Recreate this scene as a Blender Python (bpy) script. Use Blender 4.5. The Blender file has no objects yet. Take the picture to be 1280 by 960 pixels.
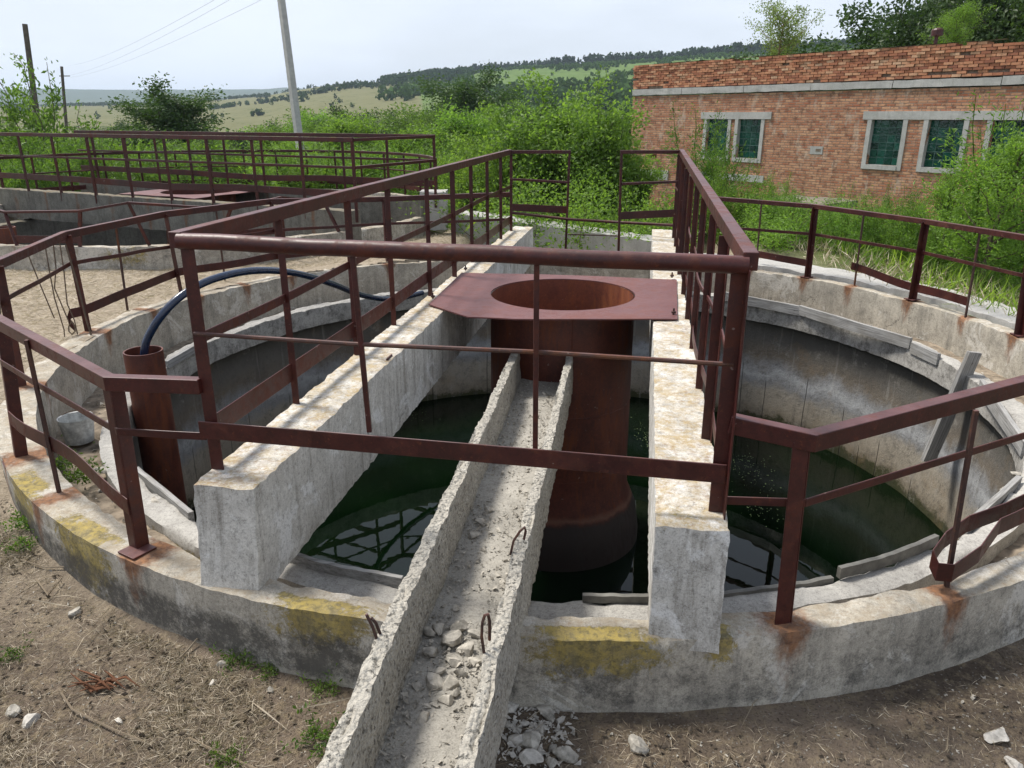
import bpy, math, random
import numpy as np
from mathutils import Vector, Matrix, noise
random.seed(7); RNG = np.random.default_rng(11)
scene = bpy.context.scene
COL = scene.collection
S = 1.7                      # metres per survey unit (eye height above the bridge beams)
EZ = 1.55 * S                # eye height above the near ground
F = 960.0; PITCH = math.atan(335 / F); cP, sP = math.cos(PITCH), math.sin(PITCH)

# ------------------------------------------------------------------ survey helpers
def ray(x, y):
    u = (x - 640) / F; v = (y - 480) / F
    return Vector((u, cP - v * sP, -sP - v * cP))
def W(x, y, z): return Vector((x * S, y * S, (z + 1.55) * S))
def onz(x, y, z):            # photo point on the level z (survey units)
    r = ray(x, y); r = r * (z / r.z); return W(r.x, r.y, z)
def ony(x, y, d):            # photo point at a known distance ahead (survey units)
    r = ray(x, y); r = r * (d / r.y); return W(r.x, r.y, r.z)
def oncyl(x, y, C, R, far=True):
    r = ray(x, y); a = r.x**2 + r.y**2; b = -2 * (r.x * C[0] + r.y * C[1]); k = C[0]**2 + C[1]**2 - R * R
    t = (-b + (1 if far else -1) * math.sqrt(max(0, b * b - 4 * a * k))) / (2 * a)
    return W(r.x * t, r.y * t, r.z * t)
def onplane(x, y, p, az):    # vertical plane through p running along azimuth az
    n = Vector((math.cos(az), -math.sin(az))); r = ray(x, y)
    t = (n.x * p.x / S + n.y * p.y / S) / (n.x * r.x + n.y * r.y)
    return W(r.x * t, r.y * t, r.z * t)
def ss(a, b, x):
    t = min(1, max(0, (x - a) / (b - a))); return t * t * (3 - 2 * t)

# ------------------------------------------------------------------ object helpers
def tag(o, label=None, cat=None, group=None, kind=None):
    if label: o['label'] = label
    if cat: o['category'] = cat
    if group: o['group'] = group
    if kind: o['kind'] = kind
    return o
def thing(name, label, cat, loc=(0, 0, 0), group=None, rotz=0):
    o = bpy.data.objects.new(name, None); COL.objects.link(o)
    o.location = loc; o.rotation_euler = (0, 0, rotz); o.empty_display_size = .2
    return tag(o, label, cat, group)
class MB:
    def __init__(s): s.v = []; s.f = []; s.attr = {}
    def add(s, vs, fs):
        n = len(s.v); s.v += [tuple(v) for v in vs]; s.f += [tuple(i + n for i in f) for f in fs]
    def bar(s, p, q, w, h, up=(0, 0, 1), ext=0):
        p = Vector(p); q = Vector(q); d = (q - p).normalized(); p = p - d * ext; q = q + d * ext
        up = Vector(up)
        if abs(d.dot(up)) > .95: up = Vector((0, 1, 0))
        r = d.cross(up).normalized() * (w / 2); u = r.cross(d).normalized() * (h / 2)
        s.add([p - r - u, p + r - u, p + r + u, p - r + u, q - r - u, q + r - u, q + r + u, q - r + u],
              [(0, 1, 2, 3), (7, 6, 5, 4), (0, 4, 5, 1), (1, 5, 6, 2), (2, 6, 7, 3), (3, 7, 4, 0)])
    def angle(s, p, q, a, t, face):      # steel angle post: two thin flanges meeting at p-q, opening away from `face`
        p = Vector(p); q = Vector(q); d = (q - p).normalized(); fx = Vector(face); fx = (fx - d * fx.dot(d)).normalized(); fy = d.cross(fx)
        for A, B in ((fx, fy), (fy, fx)):
            o = B * (t / 2) if A == fx else B * (t / 2)
            c0 = A * (a / 2)
            if A is fy: c0 = A * ((a + t) / 2)
            vs = []
            for e in (p, q):
                for i, j in ((-1, -1), (1, -1), (1, 1), (-1, 1)):
                    la = a / 2 if A is fx else (a - t) / 2
                    vs.append(e + c0 + A * la * i + o + B * (t / 2) * j)
            s.add(vs, [(0, 1, 2, 3), (7, 6, 5, 4), (0, 4, 5, 1), (1, 5, 6, 2), (2, 6, 7, 3), (3, 7, 4, 0)])
    def tube(s, pts, r, n=8, caps=True):
        pts = [Vector(p) for p in pts]; m = len(pts); rs = r if isinstance(r, (list, tuple)) else [r] * m
        vs = []; prev = None
        for i, p in enumerate(pts):
            d = (pts[min(i + 1, m - 1)] - pts[max(i - 1, 0)]).normalized()
            if prev is None:
                a = Vector((0, 0, 1)) if abs(d.z) < .9 else Vector((1, 0, 0)); u = d.cross(a).normalized()
            else: u = (prev - d * prev.dot(d)).normalized()
            prev = u; w = d.cross(u)
            for k in range(n):
                t = 2 * math.pi * k / n; vs.append(p + (u * math.cos(t) + w * math.sin(t)) * rs[i])
        fs = [(i * n + k, i * n + (k + 1) % n, (i + 1) * n + (k + 1) % n, (i + 1) * n + k) for i in range(m - 1) for k in range(n)]
        if caps: fs += [tuple(range(n))[::-1], tuple((m - 1) * n + k for k in range(n))]
        s.add(vs, fs)
    def lathe(s, c, prof, n=32):          # prof: (r, z) list around vertical axis through c
        c = Vector(c); m = len(prof); vs = []
        for r, z in prof:
            for k in range(n):
                t = 2 * math.pi * k / n; vs.append(c + Vector((r * math.cos(t), r * math.sin(t), z)))
        s.add(vs, [(i * n + k, i * n + (k + 1) % n, (i + 1) * n + (k + 1) % n, (i + 1) * n + k) for i in range(m - 1) for k in range(n)])
    def strip(s, pts, h, t, side=None):   # flat bar standing on edge, following pts
        pts = [Vector(p) for p in pts]; m = len(pts); vs = []
        for i, p in enumerate(pts):
            d = (pts[min(i + 1, m - 1)] - pts[max(i - 1, 0)]).normalized()
            r = d.cross(Vector((0, 0, 1))); r = r.normalized() * (t / 2); u = Vector((0, 0, h / 2))
            vs += [p - r - u, p + r - u, p + r + u, p - r + u]
        fs = [(0, 1, 2, 3), tuple(4 * (m - 1) + k for k in (3, 2, 1, 0))]
        for i in range(m - 1):
            for k in range(4): fs.append((4 * i + k, 4 * (i + 1) + k, 4 * (i + 1) + (k + 1) % 4, 4 * i + (k + 1) % 4))
        s.add(vs, fs)
    def lattice(s, o, a, b, c, na, nb, nc, fn=None):
        o, a, b, c = map(Vector, (o, a, b, c)); idx = {}; vs = []; fs = []
        def g(i, j, k):
            key = (i, j, k)
            if key not in idx:
                p = o + a * (i / na) + b * (j / nb) + c * (k / nc)
                e = (i in (0, na)) + (j in (0, nb)) + (k in (0, nc))
                if fn: p = fn(p, e, (i / na, j / nb, k / nc))
                idx[key] = len(vs); vs.append(p)
            return idx[key]
        for k in (0, nc):
            for i in range(na):
                for j in range(nb):
                    q = (g(i, j, k), g(i + 1, j, k), g(i + 1, j + 1, k), g(i, j + 1, k)); fs.append(q if k else q[::-1])
        for j in (0, nb):
            for i in range(na):
                for k in range(nc):
                    q = (g(i, j, k), g(i, j, k + 1), g(i + 1, j, k + 1), g(i + 1, j, k)); fs.append(q if j else q[::-1])
        for i in (0, na):
            for j in range(nb):
                for k in range(nc):
                    q = (g(i, j, k), g(i, j + 1, k), g(i, j + 1, k + 1), g(i, j, k + 1)); fs.append(q if i else q[::-1])
        s.add(vs, fs)
    def build(s, name, mat, parent=None, local=False, smooth=None):
        off = Vector(parent.matrix_basis.translation if parent is not None else (0, 0, 0))
        if parent is not None and parent.parent is not None: off += Vector(parent.parent.matrix_basis.translation)
        me = bpy.data.meshes.new(name)
        v = np.array(s.v, dtype=np.float32).reshape(-1, 3)
        if not local: v = v - np.array(off, dtype=np.float32)
        me.from_pydata(v.tolist(), [], s.f); me.update()
        for k, a in s.attr.items():
            at = me.attributes.new(k, 'FLOAT', 'POINT'); at.data.foreach_set('value', np.array(a, dtype=np.float32))
        if smooth is not None:
            me.polygons.foreach_set('use_smooth', [True] * len(me.polygons)); me.set_sharp_from_angle(angle=math.radians(smooth))
        me.materials.append(mat)
        o = bpy.data.objects.new(name, me); COL.objects.link(o)
        if mat is M.get('steel') and len(me.vertices) <= 200:
            bv = o.modifiers.new('bevel', 'BEVEL'); bv.width = .004; bv.segments = 2; bv.limit_method = 'ANGLE'
        if parent is not None: o.parent = parent
        return o
def top_origin(o, p):                  # move a top-level mesh's origin to p
    p = Vector(p); o.data.transform(Matrix.Translation(-p)); o.location = p; return o
def copy_tree(o, parent=None):
    c = o.copy(); COL.objects.link(c); c.parent = parent
    for ch in list(o.children): copy_tree(ch, c)
    return c
def rough(amp, chip, f1=4., seed=0.):
    sd = Vector((seed, seed * 1.7, -seed))
    def fn(p, e, _):
        q = p + noise.noise_vector(p * f1 * .4 + sd) * amp * .5 + noise.noise_vector(p * f1 * 4 + sd) * amp * .6
        if e >= 2:
            n = max(0, noise.noise(p * 5 + sd) - .12) * 1.5 + max(0, noise.noise(p * 15 + sd)) * .8
            q = q + Vector((0, 0, -1)) * chip * n * .6 + noise.noise_vector(p * 23 + sd) * chip * .35
        return q
    return fn

# ------------------------------------------------------------------ materials
class NT:
    def __init__(s, name):
        s.m = bpy.data.materials.new(name); s.m.use_nodes = True; s.t = s.m.node_tree; s.t.nodes.clear()
        s.out = s.n('ShaderNodeOutputMaterial'); s._pos = None
    def n(s, ty, **kw):
        x = s.t.nodes.new(ty)
        for k, v in kw.items(): setattr(x, k, v)
        return x
    def link(s, a, b): s.t.links.new(a, b)
    def put(s, sock, v):
        if hasattr(v, 'is_linked') or hasattr(v, 'links'): s.link(v, sock)
        elif isinstance(v, (tuple, list)) and len(v) == 3 and sock.type == 'RGBA': sock.default_value = (*v, 1)
        else: sock.default_value = v
    def pos(s):
        if s._pos is None: s._pos = s.n('ShaderNodeNewGeometry').outputs['Position']
        return s._pos
    def obj(s): return s.n('ShaderNodeTexCoord').outputs['Object']
    def mapping(s, vec, scale=(1, 1, 1), loc=(0, 0, 0)):
        x = s.n('ShaderNodeMapping'); s.link(vec, x.inputs['Vector']); x.inputs['Scale'].default_value = scale; x.inputs['Location'].default_value = loc
        return x.outputs['Vector']
    def noise(s, scale, detail=4, rough=.6, vec=None, dist=0, col=False):
        x = s.n('ShaderNodeTexNoise'); s.link(vec if vec is not None else s.pos(), x.inputs['Vector'])
        x.inputs['Scale'].default_value = scale; x.inputs['Detail'].default_value = detail; x.inputs['Roughness'].default_value = rough; x.inputs['Distortion'].default_value = dist
        return x.outputs['Color' if col else 'Fac']
    def voro(s, scale, vec=None, feature='F1', out='Distance', rnd=1):
        x = s.n('ShaderNodeTexVoronoi', feature=feature); s.link(vec if vec is not None else s.pos(), x.inputs['Vector'])
        x.inputs['Scale'].default_value = scale; x.inputs['Randomness'].default_value = rnd
        return x.outputs[out]
    def ramp(s, fac, stops):
        x = s.n('ShaderNodeValToRGB'); s.link(fac, x.inputs['Fac']); e = x.color_ramp.elements
        while len(e) > 1: e.remove(e[-1])
        for i, (p, c) in enumerate(stops):
            c = (c, c, c) if isinstance(c, (int, float)) else c
            if i == 0: e[0].position = p; e[0].color = (*c, 1)
            else: k = e.new(p); k.color = (*c, 1)
        return x.outputs['Color']
    def mix(s, fac, a, b, mode='MIX'):
        x = s.n('ShaderNodeMix', data_type='RGBA', blend_type=mode)
        s.put(x.inputs[0], fac); s.put(x.inputs[6], a); s.put(x.inputs[7], b); return x.outputs[2]
    def math(s, op, a, b=0., c=None, clamp=False):
        x = s.n('ShaderNodeMath', operation=op, use_clamp=clamp); s.put(x.inputs[0], a); s.put(x.inputs[1], b)
        if c is not None: s.put(x.inputs[2], c)
        return x.outputs[0]
    def attr(s, name, out='Fac'): return s.n('ShaderNodeAttribute', attribute_name=name).outputs[out]
    def sepz(s, vec=None, ax='Z'):
        x = s.n('ShaderNodeSeparateXYZ'); s.link(vec if vec is not None else s.pos(), x.inputs[0]); return x.outputs[ax]
    def bump(s, h, strength=.5, dist=.02, nrm=None):
        x = s.n('ShaderNodeBump'); x.inputs['Strength'].default_value = strength; x.inputs['Distance'].default_value = dist
        s.link(h, x.inputs['Height'])
        if nrm is not None: s.link(nrm, x.inputs['Normal'])
        return x.outputs['Normal']
    def bsdf(s, col, rough=.9, spec=.3, metal=0, nrm=None, **kw):
        b = s.n('ShaderNodeBsdfPrincipled'); s.put(b.inputs['Base Color'], col); s.put(b.inputs['Roughness'], rough)
        b.inputs['Specular IOR Level'].default_value = spec; b.inputs['Metallic'].default_value = metal
        for k, v in kw.items(): s.put(b.inputs[k], v)
        if nrm is not None: s.link(nrm, b.inputs['Normal'])
        s.link(b.outputs[0], s.out.inputs['Surface']); return b

def concrete(name, light, mid, dark, grime=.5, pit=.4, streak=.3, bump=.5, bdist=.012, patch=None, agg=0., topcol=None):
    t = NT(name); big = t.noise(1.1, 8, .75); med = t.noise(5.5, 8, .8); fine = t.noise(38, 5, .8)
    c = t.mix(t.ramp(big, [(.35, 0), (.65, 1)]), mid, light)
    c = t.mix(t.math('MULTIPLY', t.ramp(med, [(.42, 0), (.68, 1)]), grime), c, dark)
    st = t.noise(1, 6, .75, vec=t.mapping(t.pos(), (11, 11, .9)))
    c = t.mix(t.math('MULTIPLY', t.ramp(st, [(.5, 0), (.66, 1)]), streak), c, dark)
    if patch:
        c = t.mix(t.ramp(t.noise(2.1, 6, .75, dist=.6), [(.54, 0), (.59, .8)]), c, patch)
    c = t.mix(t.math('MULTIPLY', t.ramp(fine, [(.3, 1), (.5, 0)]), pit), c, tuple(x * .35 for x in dark))
    h = t.math('ADD', t.math('MULTIPLY', med, .6), t.math('MULTIPLY', fine, .5))
    grit = t.noise(130, 3, .8)
    c = t.mix(t.ramp(grit, [(.3, .55), (.46, 0)]), c, tuple(x * .5 for x in dark)); c = t.mix(t.ramp(grit, [(.56, 0), (.72, .45)]), c, tuple(min(.8, x * 1.3) for x in light))
    h = t.math('ADD', h, t.math('MULTIPLY', grit, .25))
    if agg:
        vo = t.voro(55); vc = t.voro(55, out='Color')
        bw = t.n('ShaderNodeRGBToBW'); t.link(vc, bw.inputs[0])
        c = t.mix(t.math('MULTIPLY', t.ramp(bw.outputs[0], [(.45, 0), (.9, 1)]), agg * .4), c, tuple(x * .6 for x in mid))
        holes = t.ramp(t.noise(42, 4, .65, dist=.3), [(.34, 1), (.42, 0)])
        c = t.mix(t.math('MULTIPLY', holes, agg * .8), c, tuple(x * .36 for x in mid))
        h = t.math('SUBTRACT', h, t.math('MULTIPLY', holes, .9)); h = t.math('SUBTRACT', h, t.math('MULTIPLY', vo, .8 * agg))
    if topcol:                              # lichen settled on the upward faces
        nz = t.sepz(t.n('ShaderNodeNewGeometry').outputs['Normal'])
        f = t.math('MULTIPLY', t.ramp(nz, [(.6, 0), (.9, 1)]), t.ramp(t.noise(7, 8, .88), [(.44, 0), (.6, .75)]))
        c = t.mix(f, c, topcol)
        f = t.math('MULTIPLY', t.ramp(nz, [(.6, 0), (.9, 1)]), t.ramp(t.noise(24, 6, .85), [(.57, 0), (.68, .7)]))
        c = t.mix(f, c, (.2, .10, .045))
    # cracks
    cr = t.voro(1.1, vec=t.mix(.22, t.pos(), t.noise(2.2, 6, .75, col=True)), feature='DISTANCE_TO_EDGE')
    cm = t.math('MULTIPLY', t.ramp(cr, [(.0, 1), (.0045, 0)]), t.ramp(t.noise(1.3, 3, .6), [(.56, 0), (.64, .7)]))
    c = t.mix(cm, c, tuple(x * .2 for x in dark))
    nn = t.noise(9, 8, .88, dist=.3)
    mo = t.ramp(t.math('ADD', t.attr('moss'), t.math('MULTIPLY', t.math('SUBTRACT', nn, .5), 2.1)), [(.5, 0), (.66, 1)])
    mo = t.math('MULTIPLY', mo, t.ramp(t.attr('moss'), [(.02, 0), (.2, 1)]))
    mc = t.mix(t.ramp(t.noise(13, 6, .8), [(.35, 0), (.62, 1)]), (.17, .14, .065), (.40, .30, .065))
    mc = t.mix(t.ramp(t.noise(30, 3, .7), [(.5, 0), (.62, .7)]), mc, (.10, .085, .035))
    c = t.mix(t.math('MULTIPLY', mo, .85), c, mc)
    gr = t.ramp(t.math('ADD', t.attr('grime'), t.math('MULTIPLY', t.math('SUBTRACT', t.noise(5, 9, .9), .5), 2.6)), [(.42, 0), (.85, .9)])
    c = t.mix(t.math('MULTIPLY', gr, t.ramp(t.attr('grime'), [(.02, 0), (.2, 1)])), c, (.08, .075, .067))
    ru = t.ramp(t.math('ADD', t.attr('rust'), t.math('MULTIPLY', t.math('SUBTRACT', t.noise(9, 5, .7, vec=t.mapping(t.pos(), (2, 2, .7))), .5), 1.1)), [(.5, 0), (.95, 1)])
    ru = t.math('MULTIPLY', ru, t.ramp(t.attr('rust'), [(.02, 0), (.25, 1)]))
    c = t.mix(t.math('MULTIPLY', ru, .85), c, t.mix(t.ramp(t.noise(25, 5, .75), [(.35, 0), (.65, 1)]), (.075, .026, .012), (.27, .115, .045)))
    h = t.math('SUBTRACT', h, t.math('MULTIPLY', cm, 1.2)); h = t.math('ADD', h, t.math('MULTIPLY', mo, t.math('MULTIPLY', t.noise(60, 3, .8), .8)))
    t.bsdf(c, .93, .2, nrm=t.bump(h, bump, bdist)); return t.m

def steel(name, a, b, rustc=(.2, .06, .018), amount=.5, rough=.45, spec=.5, vert=False, wet=None, top_sheen=(.17, .085, .085)):
    t = NT(name); n1 = t.noise(3.5, 5, .65); n2 = t.noise(45, 4, .7)
    c = t.mix(t.ramp(n1, [(.35, 0), (.65, 1)]), a, b); c = t.mix(t.ramp(t.noise(30, 6, .85), [(.35, .6), (.55, 0)]), c, tuple(x * .45 for x in a))
    vec = t.mapping(t.pos(), (1, 1, .18)) if vert else None
    r = t.ramp(t.math('ADD', t.math('MULTIPLY', t.noise(9, 6, .75, vec=vec, dist=.3), .6), t.math('MULTIPLY', t.noise(1.3, 3, .6), .4)), [(.5, 0), (.6, 1)])
    c = t.mix(t.math('MULTIPLY', r, amount), c, rustc)
    c = t.mix(t.math('MULTIPLY', t.ramp(n2, [(.62, 0), (.7, 1)]), .35), c, tuple(x * .4 for x in a))
    c = t.mix(t.math('MULTIPLY', t.ramp(t.noise(22, 2, .5), [(.735, 0), (.75, 1)]), .4), c, (.3, .24, .21))
    ro = t.math('ADD', rough, t.math('MULTIPLY', r, .3))
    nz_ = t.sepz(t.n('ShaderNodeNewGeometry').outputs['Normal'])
    c = t.mix(t.math('MULTIPLY', t.ramp(nz_, [(.75, 0), (.97, 1)]), t.ramp(t.noise(6, 5, .7), [(.3, .2), (.65, .6)])), c, top_sheen)  # upward faces tinted paler pink: sky sheen painted into the colour
    sc_ = t.ramp(t.noise(38, 8, .85), [(.57, 0), (.63, .75)]); c = t.mix(sc_, c, tuple(min(1, x * 1.1) for x in rustc))
    if wet is not None:
        zz = t.math('ADD', t.sepz(), t.math('MULTIPLY', t.math('SUBTRACT', t.noise(4, 5, .7), .5), .12))
        c = t.mix(t.ramp(t.math('DIVIDE', t.math('SUBTRACT', zz, wet - .3), .6), [(.42, .93), (.5, 0)]), c, (.022, .018, .016))
        c = t.mix(t.ramp(t.math('DIVIDE', t.math('SUBTRACT', zz, wet - .3), .6), [(.46, 0), (.52, .6), (.6, 0)]), c, (.19, .10, .065))
    t.bsdf(c, ro, spec, nrm=t.bump(t.math('ADD', n2, t.math('MULTIPLY', r, .5)), .18, .004)); return t.m

def foliage(name, dark, light, trans=.35, yellow=None, spec=.35, vary=True):
    t = NT(name); r = t.attr('rnd')
    oi = t.n('ShaderNodeObjectInfo').outputs['Random']
    c = t.mix(r, dark, light)
    wn = t.n('ShaderNodeMath', operation='FRACT'); t.link(t.math('MULTIPLY', oi, 7.3), wn.inputs[0])
    if vary: c = t.mix(1, c, t.ramp(wn.outputs[0], [(0, .75), (1, 1.25)]), 'MULTIPLY')
    c = t.mix(t.math('MULTIPLY', oi, .35), c, yellow or tuple(x * y for x, y in zip(light, (1.25, 1.1, .8))))
    b = t.n('ShaderNodeBsdfPrincipled'); t.link(c, b.inputs['Base Color']); b.inputs['Roughness'].default_value = .5; b.inputs['Specular IOR Level'].default_value = spec
    tr = t.n('ShaderNodeBsdfTranslucent'); t.link(t.mix(1, c, (1.5, 1.6, .7), 'MULTIPLY'), tr.inputs[0])
    m = t.n('ShaderNodeMixShader'); m.inputs[0].default_value = trans
    t.link(b.outputs[0], m.inputs[1]); t.link(tr.outputs[0], m.inputs[2]); t.link(m.outputs[0], t.out.inputs['Surface'])
    return t.m

M = {}
M['beam'] = concrete('beam_concrete', (.70, .68, .63), (.56, .535, .48), (.19, .17, .14), grime=.5, pit=.6, streak=.7, topcol=(.36, .255, .10), patch=(.74, .73, .70))
M['wall'] = concrete('wall_concrete', (.56, .515, .43), (.40, .365, .305), (.15, .14, .12), grime=.65, pit=.55, streak=.5, topcol=(.33, .27, .19), patch=(.6, .57, .51))
M['weir'] = concrete('weir_concrete', (.55, .53, .49), (.43, .415, .38), (.17, .16, .15), grime=.6, pit=.5, streak=.2, bump=.8)
M['gutter'] = concrete('gutter_concrete', (.60, .565, .49), (.47, .44, .38), (.23, .21, .18), grime=.35, pit=.6, streak=.15, bump=1., bdist=.02, agg=.9)
M['gutfloor'] = concrete('gutter_floor_silt', (.46, .435, .385), (.35, .33, .29), (.18, .17, .15), grime=.6, pit=.5, streak=.1, bump=.8, bdist=.015)
M['old'] = concrete('old_concrete', (.26, .245, .205), (.17, .16, .135), (.07, .065, .055), grime=.7, pit=.5, streak=.5, topcol=(.22, .18, .10))
M['pale'] = concrete('pale_concrete', (.50, .49, .47), (.42, .41, .39), (.25, .24, .22), grime=.4, pit=.2, streak=.35)
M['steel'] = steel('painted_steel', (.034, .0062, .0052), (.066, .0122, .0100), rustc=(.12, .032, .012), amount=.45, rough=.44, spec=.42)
M['plate'] = steel('plate_steel', (.115, .036, .034), (.15, .052, .048), amount=.22, rough=.5)
M['pipe'] = steel('rusty_pipe_steel', (.062, .013, .008), (.12, .028, .014), rustc=(.17, .048, .016), amount=.75, rough=.55, vert=True, wet=(-2.27 + 1.55) * S)
M['rustbar'] = steel('rust_bar', (.04, .018, .014), (.075, .032, .022), rustc=(.15, .06, .025), amount=.6, rough=.7)
def tank_inner():
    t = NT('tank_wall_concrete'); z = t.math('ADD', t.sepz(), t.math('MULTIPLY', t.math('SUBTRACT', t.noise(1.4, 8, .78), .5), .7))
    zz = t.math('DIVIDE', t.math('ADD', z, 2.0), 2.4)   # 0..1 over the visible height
    c = t.ramp(zz, [(.1, (.04, .045, .02)), (.155, (.06, .06, .03)), (.18, (.24, .205, .155)), (.24, (.33, .29, .23)), (.34, (.36, .325, .27)), (.4, (.27, .275, .28)), (.45, (.40, .41, .42)), (.5, (.27, .275, .28)), (.56, (.18, .155, .125)), (.64, (.15, .14, .125)), (.74, (.10, .095, .083)), (.84, (.065, .06, .053))])  # mineral bands and tide line; top stops also carry painted shade under the rim
    c = t.mix(t.ramp(t.noise(1.5, 5, .7), [(.55, 0), (.72, .55)]), c, (.23, .16, .09))
    st = t.noise(1, 5, .7, vec=t.mapping(t.pos(), (7, 7, .5)))
    c = t.mix(t.ramp(st, [(.55, 0), (.72, .4)]), c, (.06, .055, .05))
    c = t.mix(t.ramp(t.noise(1, 3, .6, vec=t.mapping(t.pos(), (12, 12, .7), (3, 1, 0))), [(.6, 0), (.72, .22)]), c, (.5, .48, .44))
    c = t.mix(t.ramp(t.noise(7, 9, .85), [(.5, 0), (.66, .65)]), c, (.09, .083, .072)); c = t.mix(t.ramp(t.noise(3.2, 8, .82), [(.56, 0), (.66, .5)]), c, (.36, .34, .31)); c = t.mix(t.ramp(t.noise(60, 4, .8), [(.55, 0), (.7, .5)]), c, (.06, .055, .05))
    # shutter-board seams in the lower courses
    seam = t.ramp(t.attr('seam'), [(.7, 0), (.95, 1)]); c = t.mix(t.math('MULTIPLY', seam, .7), c, (.05, .045, .04))
    t.bsdf(c, .95, .12, nrm=t.bump(t.math('SUBTRACT', t.noise(14, 8, .8), seam), .8, .02)); return t.m
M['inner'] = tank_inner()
def plain(name, col, rough=.6, spec=.4, var=.25, sc=12, metal=0):
    t = NT(name); c = t.mix(t.ramp(t.noise(sc, 5, .65), [(.35, 0), (.65, 1)]), tuple(x * (1 - var) for x in col), tuple(min(1, x * (1 + var)) for x in col))
    t.bsdf(c, rough, spec, metal, nrm=t.bump(t.noise(sc * 3, 3), .2, .005)); return t.m
M['debris'] = plain('launder_silt', (.23, .19, .145), .95, .1, .5, 9)
M['hose'] = plain('blue_black_hose', (.012, .024, .058), .25, .7)
M['zinc'] = plain('zinc_bucket', (.48, .49, .48), .5, .5, .35, 18, .2)
M['cable'] = plain('rusty_cable', (.12, .085, .06), .8, .3)
M['stone'] = plain('rubble_stone', (.36, .335, .29), .95, .2, .4, 25)
M['whitestone'] = plain('white_stone', (.5, .47, .42), .95, .2, .3, 25)
M['pole'] = plain('pole_concrete', (.46, .45, .43), .9, .2, .12, 6)
M['timber'] = plain('pole_timber', (.12, .10, .085), .9, .2, .25, 8)
M['wire'] = plain('line_wire', (.42, .43, .45), .5)
M['root'] = plain('dry_root', (.13, .06, .033), .9, .2, .4, 20)
def wood():
    t = NT('weathered_board'); v = t.mapping(t.obj(), (1.2, 26, 26))
    g = t.noise(2.2, 5, .7, vec=v)
    c = t.ramp(g, [(.3, (.14, .135, .13)), (.5, (.30, .295, .285)), (.7, (.44, .435, .42))])
    c = t.mix(t.ramp(t.noise(3, 4, .6), [(.5, 0), (.7, .5)]), c, (.18, .165, .14))
    c = t.mix(t.ramp(t.voro(5, vec=t.mapping(t.obj(), (1, 3, 3))), [(.06, .9), (.1, 0)]), c, (.05, .035, .025))
    t.bsdf(c, .9, .2, nrm=t.bump(g, .6, .006)); return t.m
M['wood'] = wood()
M['wetwood'] = plain('wet_board', (.14, .135, .12), .6, .4, .35, 9)
def water():
    t = NT('tank_water'); c = t.mix(t.ramp(t.noise(1.3, 4, .6), [(.4, 0), (.7, 1)]), (.001, .004, .0012), (.002, .007, .002))
    t.bsdf(c, .015, .5, nrm=t.bump(t.noise(5, 2, .5), .02, .02), IOR=1.33); return t.m
M['water'] = water()
def soil():
    t = NT('bare_soil'); p = t.pos(); x = t.sepz(p, 'Y')
    n1 = t.noise(1.1, 5, .65); n2 = t.noise(14, 6, .75); n3 = t.noise(70, 3, .7)
    near = t.mix(t.ramp(n1, [(.35, 0), (.68, 1)]), (.09, .07, .053), (.235, .185, .14))
    near = t.mix(t.ramp(n2, [(.48, 0), (.66, .8)]), near, (.27, .215, .14))
    near = t.mix(t.ramp(n3, [(.3, .8), (.48, 0)]), near, (.045, .034, .026))
    near = t.mix(t.ramp(t.voro(40), [(.1, .55), (.22, 0)]), near, (.33, .31, .27))
    straw = t.mix(t.ramp(n2, [(.35, 0), (.65, 1)]), (.25, .205, .15), (.46, .39, .30))
    gx = t.sepz(p, 'X')
    f = t.ramp(t.math('DIVIDE', x, 20), [(.16, 0), (.24, 1)])
    c = t.mix(f, near, straw)
    grn = t.mix(t.noise(.5, 5, .7), (.05, .085, .02), (.13, .16, .05))
    c = t.mix(t.ramp(t.math('DIVIDE', x, 100), [(.15, 0), (.2, 1)]), c, grn)
    c = t.mix(t.math('MULTIPLY', t.ramp(t.math('DIVIDE', gx, 20), [(.2, 0), (.26, 1)]), f), c, grn)
    t.bsdf(c, .95, .15, nrm=t.bump(t.math('ADD', n2, t.math('MULTIPLY', n3, .6)), .9, .03)); return t.m
M['soil'] = soil()
def hillm():
    t = NT('hill_fields'); n = t.noise(.006, 5, .65); n2 = t.noise(.03, 4, .6)
    tan = t.mix(n2, (.125, .13, .065), (.19, .185, .11)); gr = t.mix(n2, (.075, .13, .04), (.15, .205, .08))
    c = t.mix(t.ramp(t.math('ADD', t.attr('green'), t.math('MULTIPLY', t.math('SUBTRACT', n, .5), .9)), [(.4, 0), (.6, 1)]), tan, gr)
    c = t.mix(t.ramp(t.noise(.11, 3, .6), [(.6, 0), (.66, .8)]), c, (.05, .075, .025))
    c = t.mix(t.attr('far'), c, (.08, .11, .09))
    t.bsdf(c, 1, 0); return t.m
M['hill'] = hillm()
M['straw'] = foliage('dry_straw', (.17, .125, .08), (.54, .465, .35), .1, yellow=(.5, .44, .34))
M['greenweed'] = foliage('green_weed', (.08, .135, .022), (.22, .31, .07), .5)
M['leaf_bright'] = foliage('leaves_bright', (.045, .10, .018), (.185, .31, .07), .5)
M['leaf_mid'] = foliage('leaves_mid', (.025, .062, .015), (.14, .225, .05), .45)
M['leaf_dark'] = foliage('leaves_dark', (.016, .042, .015), (.065, .115, .035), .3)
M['leaf_shrub'] = foliage('leaves_shrub', (.05, .105, .02), (.21, .33, .085), .5, vary=False)
M['leaf_birch'] = foliage('leaves_birch', (.05, .085, .025), (.18, .24, .08), .45)
M['leaf_far'] = foliage('leaves_far', (.012, .032, .018), (.08, .145, .04), .1, spec=0)
M['bark'] = plain('bark', (.10, .08, .06), .95, .15, .3, 14)
M['barkpale'] = plain('bark_pale', (.25, .17, .11), .95, .15, .3, 14)
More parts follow.
